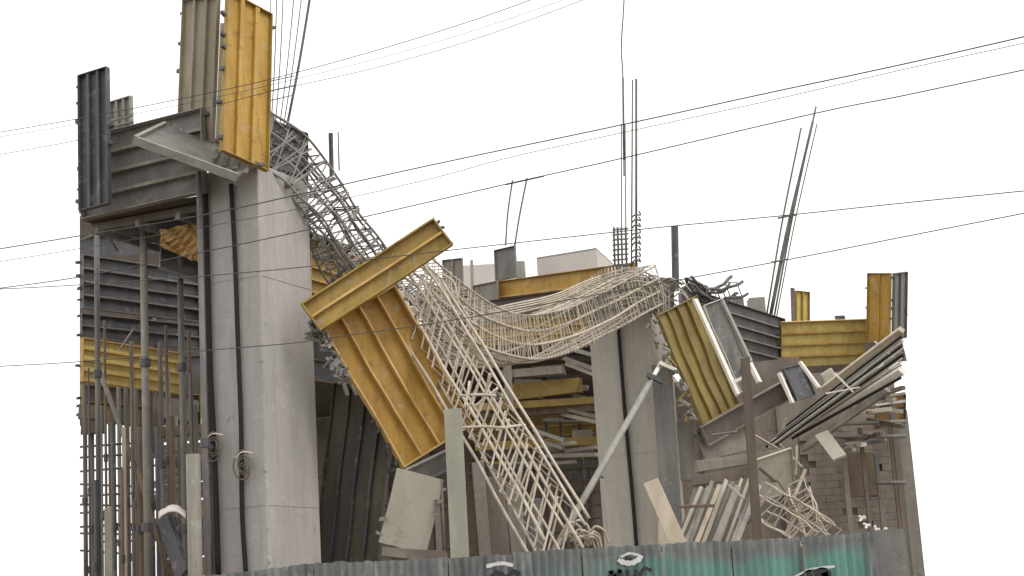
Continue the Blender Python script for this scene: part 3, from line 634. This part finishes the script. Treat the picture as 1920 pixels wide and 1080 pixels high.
# ------------------------------------------------------------------ right part
panel('ribbed_shutter', 'olive-yellow ribbed panel hanging tilted right of the middle column', 'formwork', (1228,592,39.0), (1302,556,40.2), (1312,800,37.8), ribs=3, m_sheet=OLIVE, m_rib=OLIVE, m_fl=OLIVE, depth=.10, clips=9, ribw=.04, clipmat=TAUPE)
olv = [o for o in COL.objects if o.name.startswith('ribbed_shutter') and o.type == 'EMPTY'][-1]
for i in range(34):
    f = rnd.random(); c = at(1230+78*f-rnd.uniform(0,18), 600+190*f+rnd.uniform(-8,8), 39.0-1.1*f+rnd.uniform(-.15,.15))
    ax = V((rnd.uniform(-1,1), rnd.uniform(-1,1), rnd.uniform(-1.6,1))).normalized()
    mk('clamp', MB().box(c, ax*rnd.uniform(.06,.17), ax.cross(Z).normalized()*rnd.uniform(.02,.04), ax.cross(ax.cross(Z)).normalized()*.03), rnd.choice((GREY, TAUPE, OLIVE, TAUPE, LGREY)), olv)
plank('edge_angle', 'pale steel angle along the right edge of the olive panel', 'angle bar', at(1302,560,39.6), at(1384,742,38.6), .12, .1, EDGE)
panel('steel_plate', 'grey flat panel with pale edges hanging behind the olive panel', 'formwork', (1316,574,40.6), (1352,560,40.9), (1384,738,39.8), ribs=0, m_sheet=GREY, m_fl=EDGE, depth=.08, solve=True)
plank('edge_angle', 'pale bent angle at the right edge of the grey flat panel', 'angle bar', at(1354,564,40.6), at(1408,680,40.0), .1, .08, LGREY)
plank('edge_angle', 'short pale angle near the foot of the olive panel', 'angle bar', at(1376,716,38.4), at(1398,706,38.4), .1, .08, EDGE)
plank('edge_angle', 'short pale angle right of the brown post', 'angle bar', at(1405,680,38.6), at(1424,718,38.4), .1, .09, EDGE)
cage('rebar_cage', 'dark bent bars spilling from the roof edge right of the steel post', pxs([(1285,528,43),(1310,545,43.4),(1345,556,44),(1388,535,44.2)]), V((-.8,.6,0)), .3, .22, [(1,1),(0,1),(-1,1),(1,-1),(-1,-1),(0,-1)], .5, REBD, .045, REBD, .02, jit=.05, tilt=.3, nseg=6, shape=lambda f: (1+1.4*max(0,f-.5), 1+2.4*max(0,f-.55)))
cuboid('roof_slab_edge', 'dark ragged slab lump right of the steel post', 'slab', 1276, 1330, 533, 580, 44, 1.0, DGREY, bevel=.12)
panel('beam_shutter', 'dark grey ribbed beam shutter sloping down to the yellow beam at right', 'formwork', (1300,545,43.5), (1466,598,50), (1300,655,43.5), ribs=4, ribdir='a', m_sheet=DGREY, m_rib=TAUPE, m_fl=GREY, depth=.12, ribw=.04, solve=False)
panel('beam_shutter', 'yellow beam shutter with horizontal ribs at the right', 'formwork', (1462,603,49.5), (1628,597,50), (1462,690,49.5), ribs=3, ribdir='a', m_sheet=YEL3, m_rib=YRIB, depth=.16, ribw=.05)
panel('column_shutter', 'orange-yellow column shutter standing at the right edge', 'formwork', (1628,512,48.5), (1672,512,48.0), (1626,642,48.5), ribs=1, m_sheet=YEL, m_fl=YEL2, depth=.08, ribw=.04)
panel('column_shutter', 'grey column shutter beside the orange-yellow one at the right edge', 'formwork', (1674,512,48.0), (1698,509,49.5), (1672,640,48.0), ribs=1, m_sheet=GREY, depth=.08, ribw=.04)
panel('column_shutter', 'small yellow shutter stub standing on the yellow beam', 'formwork', (1490,545,51), (1515,548,51.3), (1490,606,51), ribs=1, m_sheet=YEL3, m_rib=YEL2, depth=.10, ribw=.05)
plank('timber_post', 'brown strip beside the small yellow shutter stub', 'post', at(1486,538,50.8), at(1488,602,50.8), .1, .12, RED)
plank('timber_beam', 'dark beam added for the darkness under the yellow beam shutter at the right', 'beam', at(1455,712,49.9), at(1645,702,50.3), .3, .75, DECK)  # added filler, dark in place of the darkness below the beam
plank('timber_beam', 'dark block added for the darkness under the orange-yellow column shutter at the right edge', 'beam', at(1622,664,48.6), at(1698,656,48.6), .3, .7, DECK)  # added block standing in for the darkness below the shutter
plank('roof_cleat', 'small dark cleat on top of the yellow beam', 'cleat', at(1564,596,50), at(1584,595,50), .14, .12, DGREY)
cuboid('masonry_block', 'small pale block above the dark beam, left one', 'wall', 1372, 1394, 556, 590, 50, .6, GREY)
cuboid('masonry_block', 'small pale block above the dark beam, right one', 'wall', 1404, 1434, 557, 592, 51, .6, LGREY)
for i, (x0,y0,x1,y1,r) in enumerate(((1438,588,1502,240,.03),(1446,590,1524,228,.045),(1452,592,1530,200,.03),(1456,594,1532,232,.02),(1443,588,1508,290,.02))):
    bar_thing('starter_bar', 'leaning bare starter bar rising over the dark beam at right', 'rebar', spline([at(x0,y0,50+.1*i), at((x0+x1)/2-3,(y0+y1)/2,50+.1*i), at(x1,y1,50+.1*i)], 4), r, REBD, 'leaning starter bars at right', 6)
bar_thing('tie_bar', 'short tie across the leaning starter bars at right, upper', 'rebar', [at(1458,409,50), at(1492,403,50)], .03, REBD)
bar_thing('tie_bar', 'short tie across the leaning starter bars at right, lower', 'rebar', [at(1446,492,50), at(1478,486,50)], .03, REBD)

# broken brown beam pieces under the olive panel
panel('beam_shutter', 'long brown tilted beam shutter under the olive panel and grey plate', 'formwork', (1310,800,39.5), (1482,704,40.5), (1324,836,39.5), ribs=0, m_sheet=RED, m_fl=TAUPE, depth=.14)
plank('timber_beam', 'wide brown tilted beam behind the brown post', 'beam', at(1395,716,41), at(1500,702,41.4), .3, .85, RED)
panel('steel_plate', 'dark slate plate with pale edges right of the brown post', 'formwork', (1466,692,40), (1502,682,40.4), (1492,752,39.6), ribs=0, m_sheet=DGREY, m_fl=DGREY, depth=.06)
plank('edge_angle', 'pale edge strip on the left of the dark slate plate', 'angle bar', at(1461,700,39.6), at(1486,756,39.4), .10, .08, EDGE)
plank('edge_angle', 'pale edge strip on the right of the dark slate plate', 'angle bar', at(1500,678,39.8), at(1536,728,39.4), .10, .08, EDGE)
panel('steel_plate', 'taupe plate hanging under the brown tilted beam', 'formwork', (1302,812,39.8), (1398,786,40.2), (1320,866,39.6), ribs=0, m_sheet=TAUPE, m_fl=TAUPE, depth=.05)
plank('brown_post', 'brown wooden post standing in front of the fallen panels at right', 'post', at(1396,668,30), V((at(1416,1010,30).x,30,0)), .18, .16, mat('post_wood', (.155,.12,.092), (.095,.073,.058), 3, .85, bump=.2))
sl('grey horizontal beam, upper of the pair crossing behind the brown post', (1302,876,36), (1470,852,36.4), .25, .26, TAUPE)
sl('grey horizontal beam, lower of the pair crossing behind the brown post', (1296,902,36), (1460,878,36.4), .25, .24, RED)
panel('flat_board', 'pale board hanging right of the brown post', 'board', (1414,862,35.6), (1484,838,35.9), (1420,942,35.6), ribs=0, m_sheet=PALE, m_fl=PALE, depth=.05)
plank('timber_scrap', 'thin pale strip standing right of the pale hanging board', 'timber', at(1494,836,36), at(1492,890,36), .08, .05, TIMB)
plank('timber_scrap', 'pale slanted strip below the pale hanging board', 'timber', at(1510,880,35), at(1486,940,35), .12, .06, TIMB)
# rubble stack of slats, leaning
for i in range(11):
    x = 1290+11*i+rnd.uniform(-3,3)
    plank('scrap_batten', 'pale slat leaning in the heap left of the brown post', 'slat', at(x+26,905+rnd.uniform(-10,10),33+rnd.uniform(-.4,.4)), at(x-20,1025,32.4+rnd.uniform(-.4,.4)), rnd.uniform(.05,.13), .05, (PALE, TAUPE, LGREY, TIMB)[i % 4], 'slats heaped left of the brown post', ref=V((0,1,0)))
for i in range(6):
    plank('scrap_batten', 'dark slat between the pale slats left of the brown post', 'slat', at(1306+16*i,915,33.6), at(1272+16*i,1030,33.2), .12, .05, RED, 'dark slats left of the brown post', ref=V((0,1,0)))
plank('scrap_batten', 'brown slat lying across the heap of slats', 'slat', at(1272,950,32.2), at(1340,948,32.2), .06, .06, BROWN)
plank('scrap_batten', 'pale stick crossing the top of the heap of slats', 'slat', at(1365,908,32), at(1396,936,32), .06, .05, PALE)
plank('column_board', 'dark plank strip hanging between the middle column and the olive panel', 'board', at(1283,790,40.2), at(1292,900,40), .4, .06, TAUPE, ref=V((0,1,0)))
for i in range(15):
    x = rnd.uniform(1285,1500); y = rnd.uniform(800,1000); l_ = rnd.uniform(14,60); an_ = rnd.uniform(-1.4,1.4)
    plank('scrap_batten', 'splintered scrap of timber in the pile under the olive panel', 'timber', at(x,y,rnd.uniform(33.5,38)), at(x+l_*math.cos(an_),y+l_*math.sin(an_),rnd.uniform(33.5,38)), rnd.uniform(.03,.12), rnd.uniform(.02,.06), rnd.choice((PALE, TAUPE, RED, GREY, TIMB, BROWN)), 'splintered scraps under the olive panel', ref=V((rnd.uniform(-1,1),1,rnd.uniform(-1,1))))
# fallen mesh right of post
cage('rebar_cage', 'small fallen rebar cage spilling onto the fence right of the brown post', pxs([(1425,935,32.5),(1470,962,32.2),(1515,990,31.9),(1550,1015,31.6)]), V((.3,.95,0)), .4, .7, [(1,1),(1,.3),(1,-.4),(1,-1),(-1,1),(-1,-1),(-1,.2)], .18, REB, .020, REBM, .016, jit=.018, tilt=.5, nseg=7)
cage('rebar_cage', 'limp narrow rebar cage hanging down behind the slanted pale strip', pxs([(1495,905,33),(1508,945,32.7),(1522,985,32.4),(1545,1020,32)]), V((.3,.95,0)), .3, .36, [(1,1),(1,-1),(-1,1),(-1,-1)], .2, REB, .018, REBM, .015, jit=.02, tilt=.4, nseg=7)

# diagonal bundle at right edge
bun = thing('steel_bundle', 'diagonal bundle of pale angles with black bars as dark gaps sliding down at the right edge', 'steel bundle', at(1440,838,37))
for i, (x0,y0,x1,y1,mt,wd) in enumerate(((1497,815,1722,676,EDGE,.17),(1485,822,1722,690,BLACK,.05),(1478,818,1722,664,TAUPE,.04),(1470,824,1722,657,EDGE,.04),(1462,830,1722,650,EDGE,.035),(1454,834,1722,645,BLACK,.05),(1447,836,1720,640,LGREY,.04),(1441,838,1719,634,EDGE,.035),(1437,838,1718,629,BLACK,.05),(1446,828,1716,622,EDGE,.035),(1455,818,1716,617,LGREY,.04),(1470,802,1716,611,BLACK,.05),(1545,728,1712,602,TIMB,.13),(1560,722,1712,609,PALE,.06))):
    q = at(x1,y1,33.5); p = at(x0,y0,37.0+.05*(i % 5))
    k_ = (1697-rnd.uniform(0,6)-x0)/(x1-x0); q = p.lerp(q, min(1,k_))
    mk('dark_gap_bar' if mt in (BLACK, BLACK, RED) else 'angle_bar', MB().bar(p, q, wd, wd*.8, V((0,1,.3))), mt, bun)  # black bars stand in for dark gaps between the pale ones
for (x0,y0,x1,y1) in ((1548,738,1612,726),(1640,640,1682,676),(1565,700,1600,735)):
    mk('binding_strap', MB().bar(at(x0,y0,35.0), at(x1,y1,34.8), .06, .03), EDGE, bun)
tilt_panel('flat_board', 'small pale board tilted under the diagonal steel bundle', 'board', (1528,816,36), (1552,806,36), (1562,862,35.6), ribs=0, m_sheet=PALE, depth=.04, front=False)
plank('timber_board', 'weathered board lying under the steel bundle at the right edge', 'board', at(1505,842,37.6), at(1664,730,35.8), .15, .16, TAUPE)
plank('plastic_scrap', 'crumpled pale scrap caught above the steel bundle', 'scrap', at(1542,714,38), at(1565,700,38), .18, .3, PALE, bevel=.05)

# rear wall at right: masonry courses
rwt = thing('block_wall', 'brown block wall at the right behind the fallen panels', 'wall', V((at(1610,900,44).x,44,0)))
bxm = bpy.data.meshes.new('wall_block')
x0w, x1w = at(1505,900,44).x, at(1698,900,44).x; ztop = at(1600,782,44).z
mk('wall_core', MB().box(V(((x0w+x1w)/2,44.2,ztop/2)), V(((x1w-x0w)/2-.02,0,0)), V((0,.1,0)), Z*(ztop/2)), WALL, rwt)
bw, bh = .40, .19
hb = MB().box(V(), V((bw/2-.003,0,0)), V((0,.06,0)), Z*(bh/2-.003))
bxm.from_pydata([tuple(p) for p in hb.v], [], hb.f); bxm.materials.append(WALL); bx2 = bxm.copy(); bx2.materials[0] = mat('brown_masonry_pale', (.285,.243,.20), (.195,.165,.137), 2.2, .9, bump=.3, spots=(.11,.09,.075), spot_amt=.5)
cnt = 0
for j in range(int(ztop/bh)):
    z = bh*(j+.5)
    if z < 1.4: continue
    for i in range(int((x1w-x0w)/bw)+1):
        x = x0w+bw*(i+.5+(.5 if j % 2 else 0))
        if x > x1w-.2: continue
        if rnd.random() < .04: continue
        o = bpy.data.objects.new('block', rnd.choice((bxm, bx2))); COL.objects.link(o); o.parent = rwt
        o.location = V((x, 44.05+rnd.uniform(-.004,.004), z))-ORG[rwt.name]
        cnt += 1
mk('end_pier', MB().box(V((x1w+.02,44.08,ztop/2+.05)), V((.22,0,0)), V((0,.12,0)), Z*(ztop/2+.05)), TAUPE, rwt)
plank('hoarding_board', 'brown board fixed on the middle of the block wall at right', 'board', at(1614,842,43.4), at(1620,936,43.4), .74, .05, BROWN, ref=V((0,1,0)))
for px, py, mt, wd in ((1642,850,GREY,.1),(1672,760,RED,.14),(1582,860,TAUPE,.12),(1612,800,RED,.1),(1658,700,BROWN,.12)):
    p = at(px, py, 42.5)
    plank('wall_post', {1642:'dark grey post against the block wall at right', 1672:'tall reddish post against the block wall near the right edge', 1582:'taupe post against the left of the block wall', 1612:'short brown post in the middle of the block wall', 1658:'dark brown post left of the tall reddish one'}[px], 'post', p, V((p.x, p.y, 0)), wd, wd, mt)
for i, (xa_,ya_,xb_,yb_) in enumerate(((1560,796,1698,790),(1555,820,1698,818),(1600,770,1698,752),(1640,905,1698,905))):
    bar_thing('wall_rail', 'thin rail crossing in front of the block wall at right', 'rail', [at(xa_,ya_,42), at(xb_,yb_,42)], .05, (TAUPE, GREY, RED, GREY)[i], 'rails before the block wall', 6)
for i in range(26):
    x = rnd.uniform(1545,1650); y = rnd.uniform(735,850); l_ = rnd.uniform(20,80); d_ = rnd.uniform(-.45,.25)
    plank('timber_batten', 'dim batten in the clutter under the steel bundle', 'batten', at(x,y,rnd.uniform(40,43)), at(min(x+l_,1694),y+l_*d_,rnd.uniform(40,43)), rnd.uniform(.06,.16), rnd.uniform(.05,.14), rnd.choice((TAUPE, BROWN, RED, GREY, PALE)), 'battens under the steel bundle')
panel('beam_shutter', 'rusty brown panel under the steel bundle near the right edge', 'formwork', (1640,745,43), (1697,735,43), (1640,800,43), ribs=1, ribdir='a', m_sheet=ORANGE, m_fl=RED, m_rib=RED, depth=.1)
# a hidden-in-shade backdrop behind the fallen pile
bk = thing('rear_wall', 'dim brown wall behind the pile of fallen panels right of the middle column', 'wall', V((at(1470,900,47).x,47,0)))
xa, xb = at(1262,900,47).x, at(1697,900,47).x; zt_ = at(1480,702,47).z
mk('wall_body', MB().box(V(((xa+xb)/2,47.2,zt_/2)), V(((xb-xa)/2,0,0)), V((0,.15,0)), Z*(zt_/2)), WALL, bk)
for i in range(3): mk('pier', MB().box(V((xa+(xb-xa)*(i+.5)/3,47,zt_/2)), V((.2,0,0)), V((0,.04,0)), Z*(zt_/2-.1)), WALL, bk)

# ------------------------------------------------------------------ fence
FY = 18.0
pts_top = [(240,1092),(356,1083),(470,1070),(588,1054),(700,1052),(840,1046),(960,1038),(1090,1029),(1240,1020),(1370,1014),(1500,1006),(1590,1000),(1640,996),(1698,994)]
fence = thing('site_fence', 'grey corrugated site fence with teal graffiti along the bottom', 'fence', V((0,FY,0)))
fm = bpy.data.materials.new('painted_sheet'); fm.use_nodes = True; N = fm.node_tree.nodes; L = fm.node_tree.links; bs = N['Principled BSDF']
geo = N.new('ShaderNodeNewGeometry'); sep = N.new('ShaderNodeSeparateXYZ'); L.new(geo.outputs['Position'], sep.inputs[0])
def noise(sc, det=5, vec=None, ro=.6):
    n = N.new('ShaderNodeTexNoise'); n.inputs['Scale'].default_value = sc; n.inputs['Detail'].default_value = det; n.inputs['Roughness'].default_value = ro
    L.new(vec or geo.outputs['Position'], n.inputs['Vector']); return n.outputs[0]
def math_(op, a, b=None, cl=False):
    n = N.new('ShaderNodeMath'); n.operation = op; n.use_clamp = cl
    for i, x in enumerate((a, b)):
        if x is None: continue
        if isinstance(x, (int, float)): n.inputs[i].default_value = x
        else: L.new(x, n.inputs[i])
    return n.outputs[0]
def mixc(f, a, b):
    n = N.new('ShaderNodeMix'); n.data_type = 'RGBA'; L.new(f, n.inputs[0])
    for i, x in ((6, a), (7, b)):
        if isinstance(x, tuple): n.inputs[i].default_value = (*x, 1)
        else: L.new(x, n.inputs[i])
    return n.outputs[2]
mp = N.new('ShaderNodeMapping'); mp.inputs['Scale'].default_value = (1,1,.25); L.new(geo.outputs['Position'], mp.inputs[0])
nA = noise(3, 6, mp.outputs[0]); nB = noise(1.7); nC = noise(9, 6, mp.outputs[0])
base = mixc(math_('MULTIPLY', math_('SUBTRACT', nA, .35, True), 3, True), (.085,.095,.095), (.20,.21,.205))
# pale limewash patches, teal spray area (by place along the fence)
base = mixc(math_('MULTIPLY', math_('SUBTRACT', nC, .55, True), 3.5, True), base, (.36,.355,.345))
xg0, xg1 = at(880,1060,FY).x, at(1640,1060,FY).x
ztz = at(1400,1040,FY).z
inx = math_('MULTIPLY', math_('MULTIPLY', math_('SUBTRACT', math_('ADD', sep.outputs[0], math_('MULTIPLY', math_('SUBTRACT', noise(1.1,4), .5), 5)), xg0), .34, True), math_('MULTIPLY', math_('SUBTRACT', xg1, sep.outputs[0]), 6, True))
inz = math_('MULTIPLY', math_('SUBTRACT', ztz+.06, math_('ADD', sep.outputs[2], math_('MULTIPLY', math_('SUBTRACT', nB, .5), .6))), 7, True)
teal = math_('MULTIPLY', math_('MULTIPLY', inx, inz), .85)
base = mixc(teal, base, mixc(math_('MULTIPLY', math_('SUBTRACT', nA, .3, True), 2.5, True), (.075,.17,.145), (.13,.33,.27)))
spots = math_('MULTIPLY', math_('SUBTRACT', noise(2.4,3), .56, True), 9, True)
zlow = math_('MULTIPLY', math_('SUBTRACT', ztz-.02, sep.outputs[2]), 8, True)
base = mixc(math_('MULTIPLY', math_('MULTIPLY', spots, zlow), .6), base, (.15,.28,.25))
L.new(base, bs.inputs['Base Color']); bs.inputs['Roughness'].default_value = .55; bs.inputs['Metallic'].default_value = .0
bmp = N.new('ShaderNodeBump'); bmp.inputs['Strength'].default_value = .2; bmp.inputs['Distance'].default_value = .02; L.new(nC, bmp.inputs['Height']); L.new(bmp.outputs[0], bs.inputs['Normal'])
def ftop(px):
    for (a0,b0),(a1,b1) in zip(pts_top, pts_top[1:]):
        if a0 <= px <= a1: return b0+(b1-b0)*(px-a0)/(a1-a0)
    return pts_top[-1][1]
sheets = [(240,356),(356,470),(470,588),(588,700),(700,840),(840,960),(960,1090),(1090,1240),(1240,1370),(1370,1500),(1500,1640)]
for si, (a0, a1) in enumerate(sheets):
    mb = MB(); n = max(8, int((a1-a0)/7.5)); yo = rnd.uniform(-.02,.02)
    jz = rnd.uniform(-.01,.01)
    for i in range(n+1):
        px = a0+1+(a1-a0-2)*i/n; p = at(px, ftop(px), FY); wob = (.017 if i % 2 else -.017)*rnd.uniform(.5,1.1)+.02*math.sin(px*.021)+.012*math.sin(px*.057+1)
        p.y = FY+wob+yo+(si % 2)*.03; p.z += jz+rnd.uniform(-.012,.012)
        mb.v += [V((p.x,p.y,p.z)), V((p.x,p.y,1.25)), V((p.x,p.y,0.02)), V((p.x,p.y+.006,p.z)), V((p.x,p.y+.006,.02))]
    for i in range(n):
        a = i*5; b = a+5
        mb.f += [(a,a+1,b+1,b), (a+1,a+2,b+2,b+1), (a+3,b+3,b+4,a+4), (a,b,b+3,a+3)]
    mk('corrugated_sheet', mb, fm, fence)
p = at(1641,996,FY); q = at(1698,993,FY)
mk('plain_sheet', MB().box(V(((p.x+q.x)/2,FY+.03,p.z/2+.01)), V(((q.x-p.x)/2,0,0)), V((0,.012,0)), Z*(p.z/2)), GREY, fence)
for px in (300,588,840,1090,1370,1640,1695):
    p = at(px, ftop(px)+14, FY); mk('fence_post', MB().bar(V((p.x,FY+.13,0)), V((p.x,FY+.13,p.z)), .08, .08), BROWN, fence)
for a0, a1, mt in ((360,590,TAUPE),(700,1240,RED),(1240,1500,TAUPE)):
    mk('fence_rail', MB().bar(at(a0,ftop(a0)+9,FY+.1), at(a1,ftop(a1)+9,FY+.1), .05, .07), mt, fence)
for px in range(372,1640,21):
    p = at(px, ftop(px)+12, FY); mk('fixing_screw', MB().tube([V((p.x,FY-.03,p.z)), V((p.x,FY-.045,p.z))], .010, 6), RED, fence)
# spray-painted strokes
def stroke(pts, wd, mt, name='painted_stroke'):
    P = [at(x, y, FY-.03-.0) for x, y in pts]; P = spline(P, 5); mb = MB()
    for p in P: p.y = FY-.034
    for i, p in enumerate(P):
        t = (P[min(i+1,len(P)-1)]-P[max(i-1,0)]).normalized(); s = V((-t.z,0,t.x))
        k = wd*(1+.15*math.sin(i*1.7))
        mb.v += [p+s*k, p-s*k, p+s*k+V((0,.004,0)), p-s*k+V((0,.004,0))]
    for i in range(len(P)-1):
        a = i*4; b = a+4; mb.f += [(a,b,b+1,a+1),(a+2,a+3,b+3,b+2),(a,a+2,b+2,b),(a+1,b+1,b+3,a+3)]
    mk(name, mb, mt, fence)
SPB = mat('spray_black', (.022,.024,.026), (.015,.015,.016), 4, .6); SPW = mat('spray_white', (.66,.65,.63), (.5,.49,.48), 4, .6)
stroke([(1160,1048),(1168,1054),(1182,1056),(1196,1050),(1202,1041)], .028, SPW); stroke([(1162,1046),(1178,1038),(1196,1040)], .014, SPW)
stroke([(1172,1047),(1186,1048)], .014, SPB)
# MUC
stroke([(1142,1100),(1145,1070)], .022, SPB); stroke([(1145,1070),(1153,1082)], .022, SPB); stroke([(1153,1082),(1163,1068)], .022, SPB); stroke([(1163,1068),(1165,1100)], .022, SPB)
stroke([(1176,1068),(1177,1088),(1188,1092),(1192,1067)], .020, SPB)
stroke([(1222,1070),(1208,1066),(1200,1080),(1206,1096)], .020, SPB)
stroke([(918,1096),(926,1078),(934,1074),(946,1082)], .03, SPB); stroke([(952,1084),(962,1072),(975,1078)], .03, SPB)
stroke([(912,1062),(940,1056),(962,1060)], .02, SPW)
stroke([(1490,1094),(1520,1078),(1552,1073)], .055, SPB); stroke([(1548,1072),(1556,1090)], .05, SPB); stroke([(1485,1085),(1520,1068),(1565,1062)], .014, SPW)
# bits on the fence top at the right
for i, (x, y) in enumerate(((1616,972),(1625,984),(1642,992),(1661,990))):
    mb = MB(); c = at(x, y, 18.4)
    for k in range(4):
        ax = V((rnd.uniform(-1,1), rnd.uniform(-.3,.3), rnd.uniform(-1,1))).normalized()
        mb.box(c+ax*.02, ax*.026, ax.cross(V((0,1,0))).normalized()*.014, V((0,1,0))*.012)
    tag(mk('plastic_scrap', mb, WHITE, bevel=.006), ('white plastic scrap highest above the fence top at right','white plastic scrap just below the highest one on the fence','white plastic scrap third along the fence top at right','white plastic scrap nearest the right end of the fence')[i], 'plastic')

# ------------------------------------------------------------------ bends in the fallen panels
def warp(key, amp):
    for th in [o for o in COL.objects if o.parent is None and key in o.get('label', '')]:
        for ob in COL.objects:
            if ob.type != 'MESH' or ob.parent is None or (ob.parent is not th and ob.parent.parent is not th): continue
            if ob.name.split('.')[0] in ('face_sheet', 'edge_flange', 'rib'):
                bm = bmesh.new(); bm.from_mesh(ob.data)
                L_ = max(e.calc_length() for e in bm.edges)
                bmesh.ops.subdivide_edges(bm, edges=[e for e in bm.edges if e.calc_length() > L_*.35], cuts=9, use_grid_fill=True)
                bm.to_mesh(ob.data); bm.free()
            for v in ob.data.vertices:
                p = v.co
                v.co = p+V((.25,-1,.1))*amp*(math.sin(p.x*2.1+p.z*1.7+.5)+.45*math.sin(p.x*4.7-p.z*3.9+1.3))+V((1,0,.4))*amp*.35*math.sin(p.z*3.1+p.x*1.3)
warp('large fallen yellow panel', .035); warp('fallen yellow steel channel', .022); warp('olive-yellow ribbed panel hanging', .05)
warp('plain pale board leaning', .02); warp('dark olive ribbed panel', .03); warp('grey flat panel with pale edges', .04); warp('taupe plate hanging', .05); warp('pale board hanging right', .03)

# ------------------------------------------------------------------ telling look-alikes apart by their order
ORDN = 'first second third fourth fifth sixth seventh eighth ninth tenth eleventh twelfth thirteenth fourteenth fifteenth sixteenth seventeenth eighteenth nineteenth twentieth twenty-first twenty-second twenty-third'.split()
def number(group, fmt, key='x'):
    L_ = [o for o in COL.objects if o.parent is None and o.get('group') == group]
    def kf(o):
        c = sum((V(v) for v in o.bound_box), V())/8+o.location if o.type == 'MESH' else o.location
        d = c-CAM; return d.dot(rt)/d.dot(fw) if key == 'x' else -d.dot(up)/d.dot(fw)
    for i, o in enumerate(sorted(L_, key=kf)): o['label'] = fmt % ORDN[i]
number('near props of the left bay', '%s scaffold prop from the left edge, among the near props of the left bay')
number('planks wedged between props of the left bay', '%s plank from the top wedged between the props of the left bay', 'y')
number('bars sticking out of the ladder cage', '%s bar from the left sticking out of the fallen ladder cage')
number('props deep in the left bay', '%s slim scaffold prop from the left edge, deep in the left bay')
number('slats heaped left of the brown post', '%s pale slat from the middle column in the heap by the brown post')
number('dark slats left of the brown post', '%s dark slat from the middle column in the heap by the brown post')
number('slats stacked left of the middle column', '%s pale slat from the top of the stack beside the middle column', 'y')
number('leaning starter bars at right', '%s of the leaning starter bars over the dark beam, counted from the left')
number('props left of the middle column', '%s scaffold prop from the left in the dark space beside the middle column')
number('joists under the left soffit', '%s joist from the top under the plywood soffit at the left', 'y')
number('bearers under the left soffit', '%s bearer from the left carrying the soffit joists in the left bay')
number('rails across the bright gap', '%s scaffold rail from the top across the bright gap at lower left', 'y')
number('rails left of the middle column', '%s scaffold rail from the top in the dark space beside the middle column', 'y')
number('boards stacked left of the near column', '%s grey board from the top of the stack behind the pale wooden post', 'y')
number('starter bars above the near column', '%s tall starter bar from the left behind the yellow column shutter')
number('ties across the near starter bars', '%s short tie from the top across the starter bars behind the yellow shutter', 'y')
number('joists under the dark deck', '%s joist from the top under the dark deck beside the middle column', 'y')
number('slack bars above the hammock cage', '%s slack bar from the top looping above the hammock cage', 'y')
number('rails before the block wall', '%s thin rail from the top before the block wall at right', 'y')
number('battens behind the dark shutter', '%s pale batten from the top across the ribbed panel behind the dark shutter', 'y')

# ------------------------------------------------------------------ overhead wires in front
def wire(label, pts, r=.008, Y=14.0):
    P = spline([at(x, y, Y-(x-150)*.0018) for x, y in pts], 10)
    e0 = (P[0]-P[3]).normalized(); e1 = (P[-1]-P[-4]).normalized()
    P = [P[0]+e0*12-Z*.2, P[0]+e0*6-Z*.15]+P+[P[-1]+e1*6+Z*.1, P[-1]+e1*12+Z*.3]
    return bar_thing('overhead_wire', label, 'wire', P, r*.62, WIRE, None, 5)
wire('overhead wire, highest of the three crossing the yellow column shutter', [(-60,258),(150,222),(335,186),(500,150),(700,96),(905,32),(1100,-40)], .006)
wire('overhead wire, middle of the three crossing the yellow column shutter', [(-60,266),(150,232),(335,197),(500,161),(700,112),(880,60),(1060,-2),(1120,-30)], .004)
wire('overhead wire, lowest of the three crossing the yellow column shutter', [(-60,300),(150,262),(335,217),(500,173),(700,128),(900,70),(1120,-10),(1200,-40)], .005)
wire('thickest overhead wire running from the near column up to the right edge', [(-60,476),(150,442),(387,402),(580,360),(805,310),(1170,233),(1450,172),(1699,119),(1980,55)], .009)
wire('thin overhead wire just below the thickest one at the right edge', [(-60,500),(150,466),(387,425),(575,388),(800,337),(960,294),(1170,248),(1450,187),(1699,129),(1980,68)], .005)
wire('overhead wire ending third from the top at the right edge', [(-60,548),(150,519),(387,471),(580,430),(950,345),(1165,297),(1530,212),(1699,178),(1980,118)], .008)
wire('overhead wire crossing the near column halfway and the leaning bars at right', [(-60,545),(150,534),(387,517),(585,499),(800,474),(1200,430),(1460,405),(1699,380),(1980,352)], .007)
wire('lowest overhead wire crossing the ribbed yellow panel', [(-60,690),(150,678),(387,657),(550,643),(653,628),(820,605),(1100,556),(1460,490),(1699,443),(1980,388)], .007)
